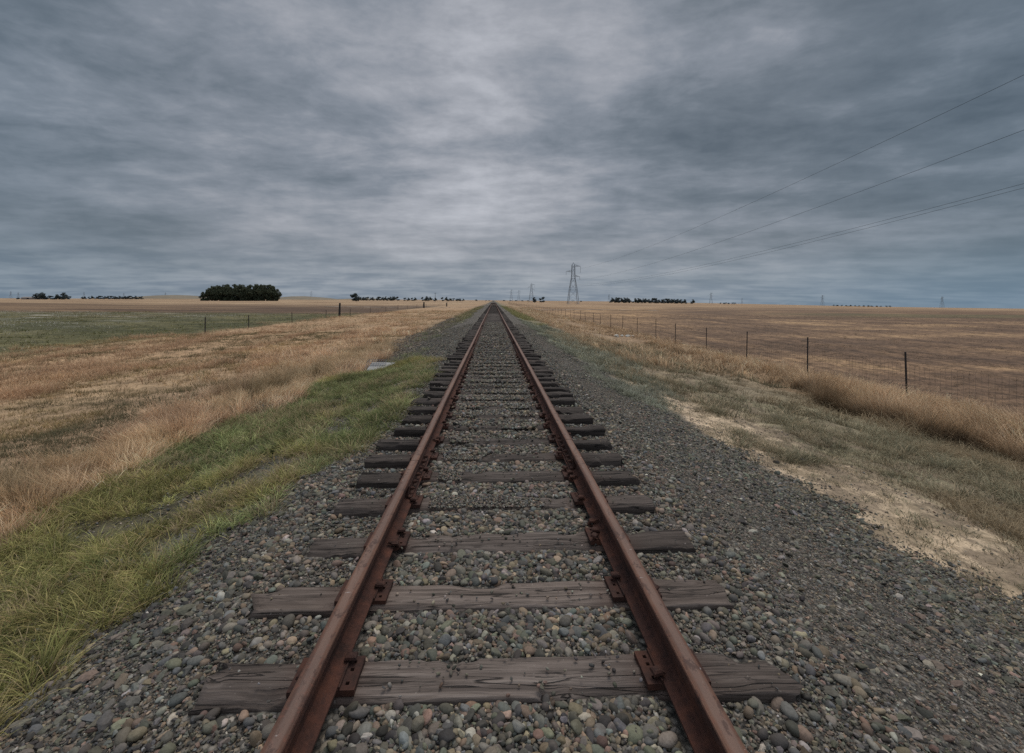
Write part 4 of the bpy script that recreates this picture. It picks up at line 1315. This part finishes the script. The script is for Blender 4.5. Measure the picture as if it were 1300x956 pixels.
# low farm shed, far left
sx, sY = at(42, 378, 820)[0], 820
shed = empty('farm_shed', (sx, sY, float(ground_z(sx, sY))))
tag(shed, 'long low farm shed beside the dark trees on the far left horizon', 'shed')
mb = MB(); mb.box((0, 0, 1.5), (30, 10, 3.2)); mb.build('wall', M['shed'], shed)
mb = MB(); mb.add([(-15.5, -5.6, 3.0), (15.5, -5.6, 3.0), (15.5, 0, 4.6), (-15.5, 0, 4.6), (15.5, 5.6, 3.0), (-15.5, 5.6, 3.0)], [(0, 1, 2, 3), (3, 2, 4, 5), (0, 3, 5), (1, 4, 2)])
mb.build('roof', M['roof'], shed)
mb = MB(); mb.box((-4, -5.02, 1.4), (4, .1, 2.6)); mb.build('door', M['oldwood'], shed)

# ------------------------------------------------------------------ pylons
def tower_parts(H=40.0):
    prof = [(0, 4.9), (7, 4.2), (14, 3.45), (20, 2.55), (25, 1.75), (30, 1.5), (35, 1.4), (37.6, 1.3)]
    legs = MB(); 
    pt = lambda i, sx, sy: Vector((sx * prof[i][1], sy * prof[i][1], prof[i][0]))
    for i in range(len(prof) - 1):
        for sx, sy in ((-1, -1), (1, -1), (1, 1), (-1, 1)):
            legs.bar(pt(i, sx, sy), pt(i + 1, sx, sy), .21 if i < 4 else .17, 4)
        for (a, b_) in (((-1, -1), (1, -1)), ((1, -1), (1, 1)), ((1, 1), (-1, 1)), ((-1, 1), (-1, -1))):
            legs.bar(pt(i, *a), pt(i + 1, *b_), .10, 4); legs.bar(pt(i, *b_), pt(i + 1, *a), .10, 4)
            if i in (2, 4, 5, 6): legs.bar(pt(i, *a), pt(i, *b_), .12, 4)
    for sx, sy in ((-1, -1), (1, -1), (1, 1), (-1, 1)): legs.bar(pt(7, sx, sy), (0, 0, 40), .14, 4)
    arms, ins = [], []
    for (side, z, L, drop) in ((1, 36.5, 6.8, 6.5), (-1, 31.5, 6.8, 3.5), (1, 26.8, 6.2, 3.0)):
        mb = MB()
        for sy in (-1, 1):
            mb.bar((side * 1.4, sy * 1.3, z + 1.4), (side * L, 0, z), .14, 4); mb.bar((side * 1.4, sy * 1.3, z - .3), (side * L, 0, z), .14, 4)
            mb.bar((side * 3.2, sy * .9, z + .95), (side * 3.2, sy * .9, z - .2), .08, 4); mb.bar((side * 5, sy * .45, z + .5), (side * 3.2, sy * .9, z - .2), .08, 4)
        arms.append(mb)
        m2 = MB()
        m2.bar((side * L, 0, z), (side * L, 0, z - drop), .07, 5)
        nd = int(drop / .45)
        for k in range(nd):
            zz = z - .35 - k * (drop - .5) / nd
            m2.bar((side * L, 0, zz), (side * L, 0, zz - .16), .22, 7, .14)
        ins.append(m2)
    return legs, arms, ins


def pylon_proto():
    root = empty('transmission_pylon', (0, 0, 0))
    legs, arms, ins = tower_parts()
    legs.build('lattice_tower', M['galv'], root)
    for a in arms: a.build('crossarm', M['galv'], root)
    for a in ins: a.build('insulator', M['galv'], root)
    return root


PYL = [(727.5, 54, 'tall grey lattice pylon nearest the track, standing right of it on the horizon', 0),
       (674.5, 24.5, 'second lattice pylon beyond the near one, beside three dark trees', 0),
       (649, 15.5, 'small far lattice pylon closest to the vanishing point of the track', 0),
       (658.5, 14.5, 'faint far lattice pylon between the second pylon and the smallest by the track', 0),
       (773, 10, 'tiny far pylon at the left end of the short shelter row on the right', 0),
       (902.5, 15, 'far pylon right of the long shelter row on the right horizon', 0),
       (942, 8, 'faint tiny pylon just right of the low bushes on the right horizon', 0),
       (1044, 14.5, 'far pylon alone at the left end of the faint right tree row', 0),
       (1196, 15.5, 'far pylon nearest the right edge of the horizon', 0),
       (13.5, 9, 'tiny far pylon nearest the left edge of the horizon', 0),
       (23, 8, 'tiny far pylon just left of the low bushes at the left edge', 0),
       (106.5, 8.5, 'tiny far pylon rising behind the left end of the low shelter row', 0),
       (157, 7.5, 'tiny far pylon rising behind the right part of the low shelter row', 0),
       (210, 8, 'tiny far pylon on the low hill left of the grove', 0),
       (395, 10.5, 'tiny far pylon on the low hill right of the grove', 0)]
proto = pylon_proto()
for i, (px, hp, lab, _) in enumerate(PYL):
    Y = 40.0 * F_PX / hp
    x = at(px, 382, Y)[0]
    o = proto if i == 0 else copy_tree(proto)
    o.location = (x, Y, float(ground_z(x, Y)) - .3)
    o.rotation_euler = (0, 0, 0 if i < 3 else R(random.uniform(-25, 25)))
    tag(o, lab, 'pylon', 'transmission pylons along the horizon')

# lone utility pole in the broken tree line
x = at(552.5, 380, 640)[0]
pole = empty('utility_pole', (x, 640, float(ground_z(x, 640))))
tag(pole, 'thin dark utility pole rising above the broken tree line left of the track', 'utility pole')
mb = MB(); mb.bar((0, 0, -.4), (0, 0, 13), .3, 7, .2); mb.build('pole', M['oldwood'], pole)
mb = MB(); mb.box((0, -.25, 11.8), (3.4, .2, .25)); mb.build('crossarm', M['oldwood'], pole)

# power cables from behind the camera to the near pylon
py0 = Vector(proto.location)
def cable(px, py, Yr, end, label, rad=.034):
    """from a point seen at the right edge back past the camera, sagging to the pylon arm"""
    p = Vector(at(px, py, Yr)); e = Vector(end)
    n = 46; ya = -40.0
    # parabola in z through p and e with a light sag
    pts = []
    for i in range(n + 1):
        Y = ya + (e.y - ya) * i / n
        t = (Y - p.y) / (e.y - p.y)
        xx = p.x + (e.x - p.x) * t
        zz = p.z + (e.z - p.z) * t - 4 * 4.5 * t * (1 - t)
        pts.append((xx, Y, zz))
    mb = MB(); mb.tube(pts, rad, 5)
    o = mb.build('power_cable', M['cable'], None)
    tag(o, label, 'cable', 'power cables crossing the sky on the right')


cable(1300, 95, 74, py0 + Vector((6.8, 0, 36.4 - 6.5 + 4.5)), 'highest of the four power cables sloping across the sky on the right')
cable(1300, 165, 74, py0 + Vector((6.2, 0, 26.8 - 3)), 'second highest of the four power cables sloping across the sky on the right')
cable(1300, 233, 74, py0 + Vector((1.6, 0, 19.3)), 'upper one of the closely paired lower power cables on the right', .03)
cable(1300, 238.5, 74.6, py0 + Vector((1.7, 0, 17.9)), 'lowest of the four power cables sloping across the sky on the right', .03)

# ------------------------------------------------------------------ sky and light
SUN_EL, SUN_AZ = R(58), R(20)            # azimuth clockwise from +y
w = bpy.data.worlds.new('World'); bpy.context.scene.world = w
w.use_nodes = True
t = NT(w.node_tree)
for n in list(t.n): t.n.remove(n)
out = t.node('ShaderNodeOutputWorld')
sky = t.node('ShaderNodeTexSky', sky_type='NISHITA')
sky.sun_disc = False; sky.sun_elevation = SUN_EL; sky.sun_rotation = SUN_AZ; sky.dust_density = 2.0
bg1 = t.node('ShaderNodeBackground'); t.l.new(sky.outputs[0], bg1.inputs[0]); bg1.inputs[1].default_value = .08
d = t.node('ShaderNodeTexCoord').outputs['Generated']
sp = t.node('ShaderNodeSeparateXYZ'); t.l.new(d, sp.inputs[0])
zc = t.math('ADD', t.math('MAXIMUM', sp.outputs[2], 0.0), .085)
pl_ = t.node('ShaderNodeCombineXYZ')
t.l.new(t.math('DIVIDE', sp.outputs[0], zc), pl_.inputs[0]); t.l.new(t.math('DIVIDE', sp.outputs[1], zc), pl_.inputs[1])
mp = t.node('ShaderNodeMapping'); t.l.new(pl_.outputs[0], mp.inputs['Vector']); mp.inputs['Rotation'].default_value = (0, 0, R(7)); mp.inputs['Location'].default_value = (5.2, 1.3, .4)
pv = mp.outputs[0]
wv = t.node('ShaderNodeVectorMath', operation='SUBTRACT'); t.l.new(t.noise(pv, 1.6, 3, .5, 0, 1), wv.inputs[0]); wv.inputs[1].default_value = (.5, .5, .5)
wa = t.node('ShaderNodeVectorMath', operation='ADD'); t.l.new(pv, wa.inputs[0]); t.l.new(t.scale(wv.outputs[0], (.35, .25, 0)), wa.inputs[1])
pw = wa.outputs[0]
n1 = t.noise(t.scale(pv, (.42, .60, 1)), 1.0, 2, .5)
n2 = t.noise(t.scale(pw, (1.1, 1.6, 1)), 1.0, 4, .5)
n3 = t.noise(t.scale(pw, (3.2, 4.0, 1)), 1.0, 6, .6)
n4 = t.noise(d, 7.0, 6, .6, .3)
n5 = t.noise(t.scale(d, (1, 1, 3.0)), 15.0, 6, .62, .3)
lump_w = t.smooth(sp.outputs[2], .04, .34)
c3 = t.math('MULTIPLY', t.math('SUBTRACT', n3, .5), t.math('MULTIPLY_ADD', lump_w, .34, .10))
c3 = t.math('ADD', c3, t.math('MULTIPLY', t.math('SUBTRACT', n4, .5), .20))
c3 = t.math('ADD', c3, t.math('MULTIPLY', t.math('SUBTRACT', n5, .5), .13))
n2w = t.math('MULTIPLY_ADD', lump_w, .14, .30)
cl = t.math('ADD', t.math('ADD', t.math('MULTIPLY', n1, .42), t.math('MULTIPLY_ADD', t.math('SUBTRACT', n2, .5), n2w, .26)), t.math('ADD', c3, .01))


def lobe(px, py, k):
    v = Vector(ray(px, py)).normalized()
    n = t.node('ShaderNodeVectorMath', operation='DOT_PRODUCT')
    t.l.new(d, n.inputs[0]); n.inputs[1].default_value = v
    return t.math('POWER', t.math('MAXIMUM', n.outputs['Value'], 0.0), k)


br = t.math('MULTIPLY', lobe(590, 110, 8), .10)
br = t.math('ADD', br, t.math('MULTIPLY', lobe(480, 20, 26), .05))
br = t.math('ADD', br, t.math('MULTIPLY', lobe(590, 240, 60), .025))
br = t.math('SUBTRACT', br, t.math('MULTIPLY', lobe(880, 165, 60), .06))
br = t.math('SUBTRACT', br, t.math('MULTIPLY', lobe(690, 185, 170), .07))
br = t.math('SUBTRACT', br, t.math('MULTIPLY', lobe(0, 60, 8), .085))
br = t.math('SUBTRACT', br, t.math('MULTIPLY', lobe(1300, 20, 8), .075))
f = t.math('ADD', t.math('SUBTRACT', cl, .055), br)
ccol = t.ramp(f, [(.16, (.095, .122, .150)), (.31, (.150, .180, .214)), (.43, (.232, .260, .302)), (.54, (.338, .356, .396)), (.68, (.49, .505, .55))])
# horizon band: smoother, bluer grey
hz = t.smooth(sp.outputs[2], .13, .0)
hcol = t.mix(t.smooth(t.math('ADD', t.math('MULTIPLY', n2, .6), t.math('MULTIPLY', n5, .4)), .38, .64), (.190, .245, .315), (.31, .36, .415))
hcol = t.mix(t.math('MULTIPLY', lobe(1350, 380, 10), .6), hcol, (.165, .265, .36))
ccol = t.mix(t.math('MULTIPLY', hz, .78), ccol, hcol)
# sides darkened for vignetting; unseen sky behind and overhead brightened as added fill
side = t.math('ABSOLUTE', sp.outputs[0])
teal = t.smooth(side, .45, .85)
ccol = t.mix(t.math('MULTIPLY', teal, .6), ccol, t.mix(1.0, ccol, (.70, .83, .90), 'MULTIPLY'))
up = t.math('ADD', 1.0, t.math('MULTIPLY', t.smooth(sp.outputs[2], .62, .97), 2.6))
back = t.math('ADD', up, t.math('MULTIPLY', t.smooth(sp.outputs[1], .1, -.6), 1.7))
bg2 = t.node('ShaderNodeBackground'); t.l.new(ccol, bg2.inputs[0]); t.l.new(back, bg2.inputs[1])
mx = t.node('ShaderNodeMixShader'); mx.inputs[0].default_value = .94
t.l.new(bg1.outputs[0], mx.inputs[1]); t.l.new(bg2.outputs[0], mx.inputs[2]); t.l.new(mx.outputs[0], out.inputs['Surface'])

sl = bpy.data.lights.new('sun', 'SUN'); so = bpy.data.objects.new('sun', sl); C.objects.link(so)
sl.energy = 2.0; sl.angle = R(32); sl.color = (1.0, .93, .84)
dirv = Vector((math.sin(SUN_AZ) * math.cos(SUN_EL), math.cos(SUN_AZ) * math.cos(SUN_EL), math.sin(SUN_EL)))
so.rotation_euler = dirv.to_track_quat('Z', 'Y').to_euler()
so.location = (0, 0, 30)

sc = bpy.context.scene
sc.view_settings.view_transform = 'Standard'
sc.view_settings.look = 'None'
sc.view_settings.exposure = 0
sc.render.engine = 'CYCLES'
sc.cycles.max_bounces = 5
sc.cycles.diffuse_bounces = 3
sc.cycles.glossy_bounces = 2
sc.cycles.transmission_bounces = 2
sc.cycles.use_denoising = False
sc.render.resolution_x, sc.render.resolution_y = 1024, 753
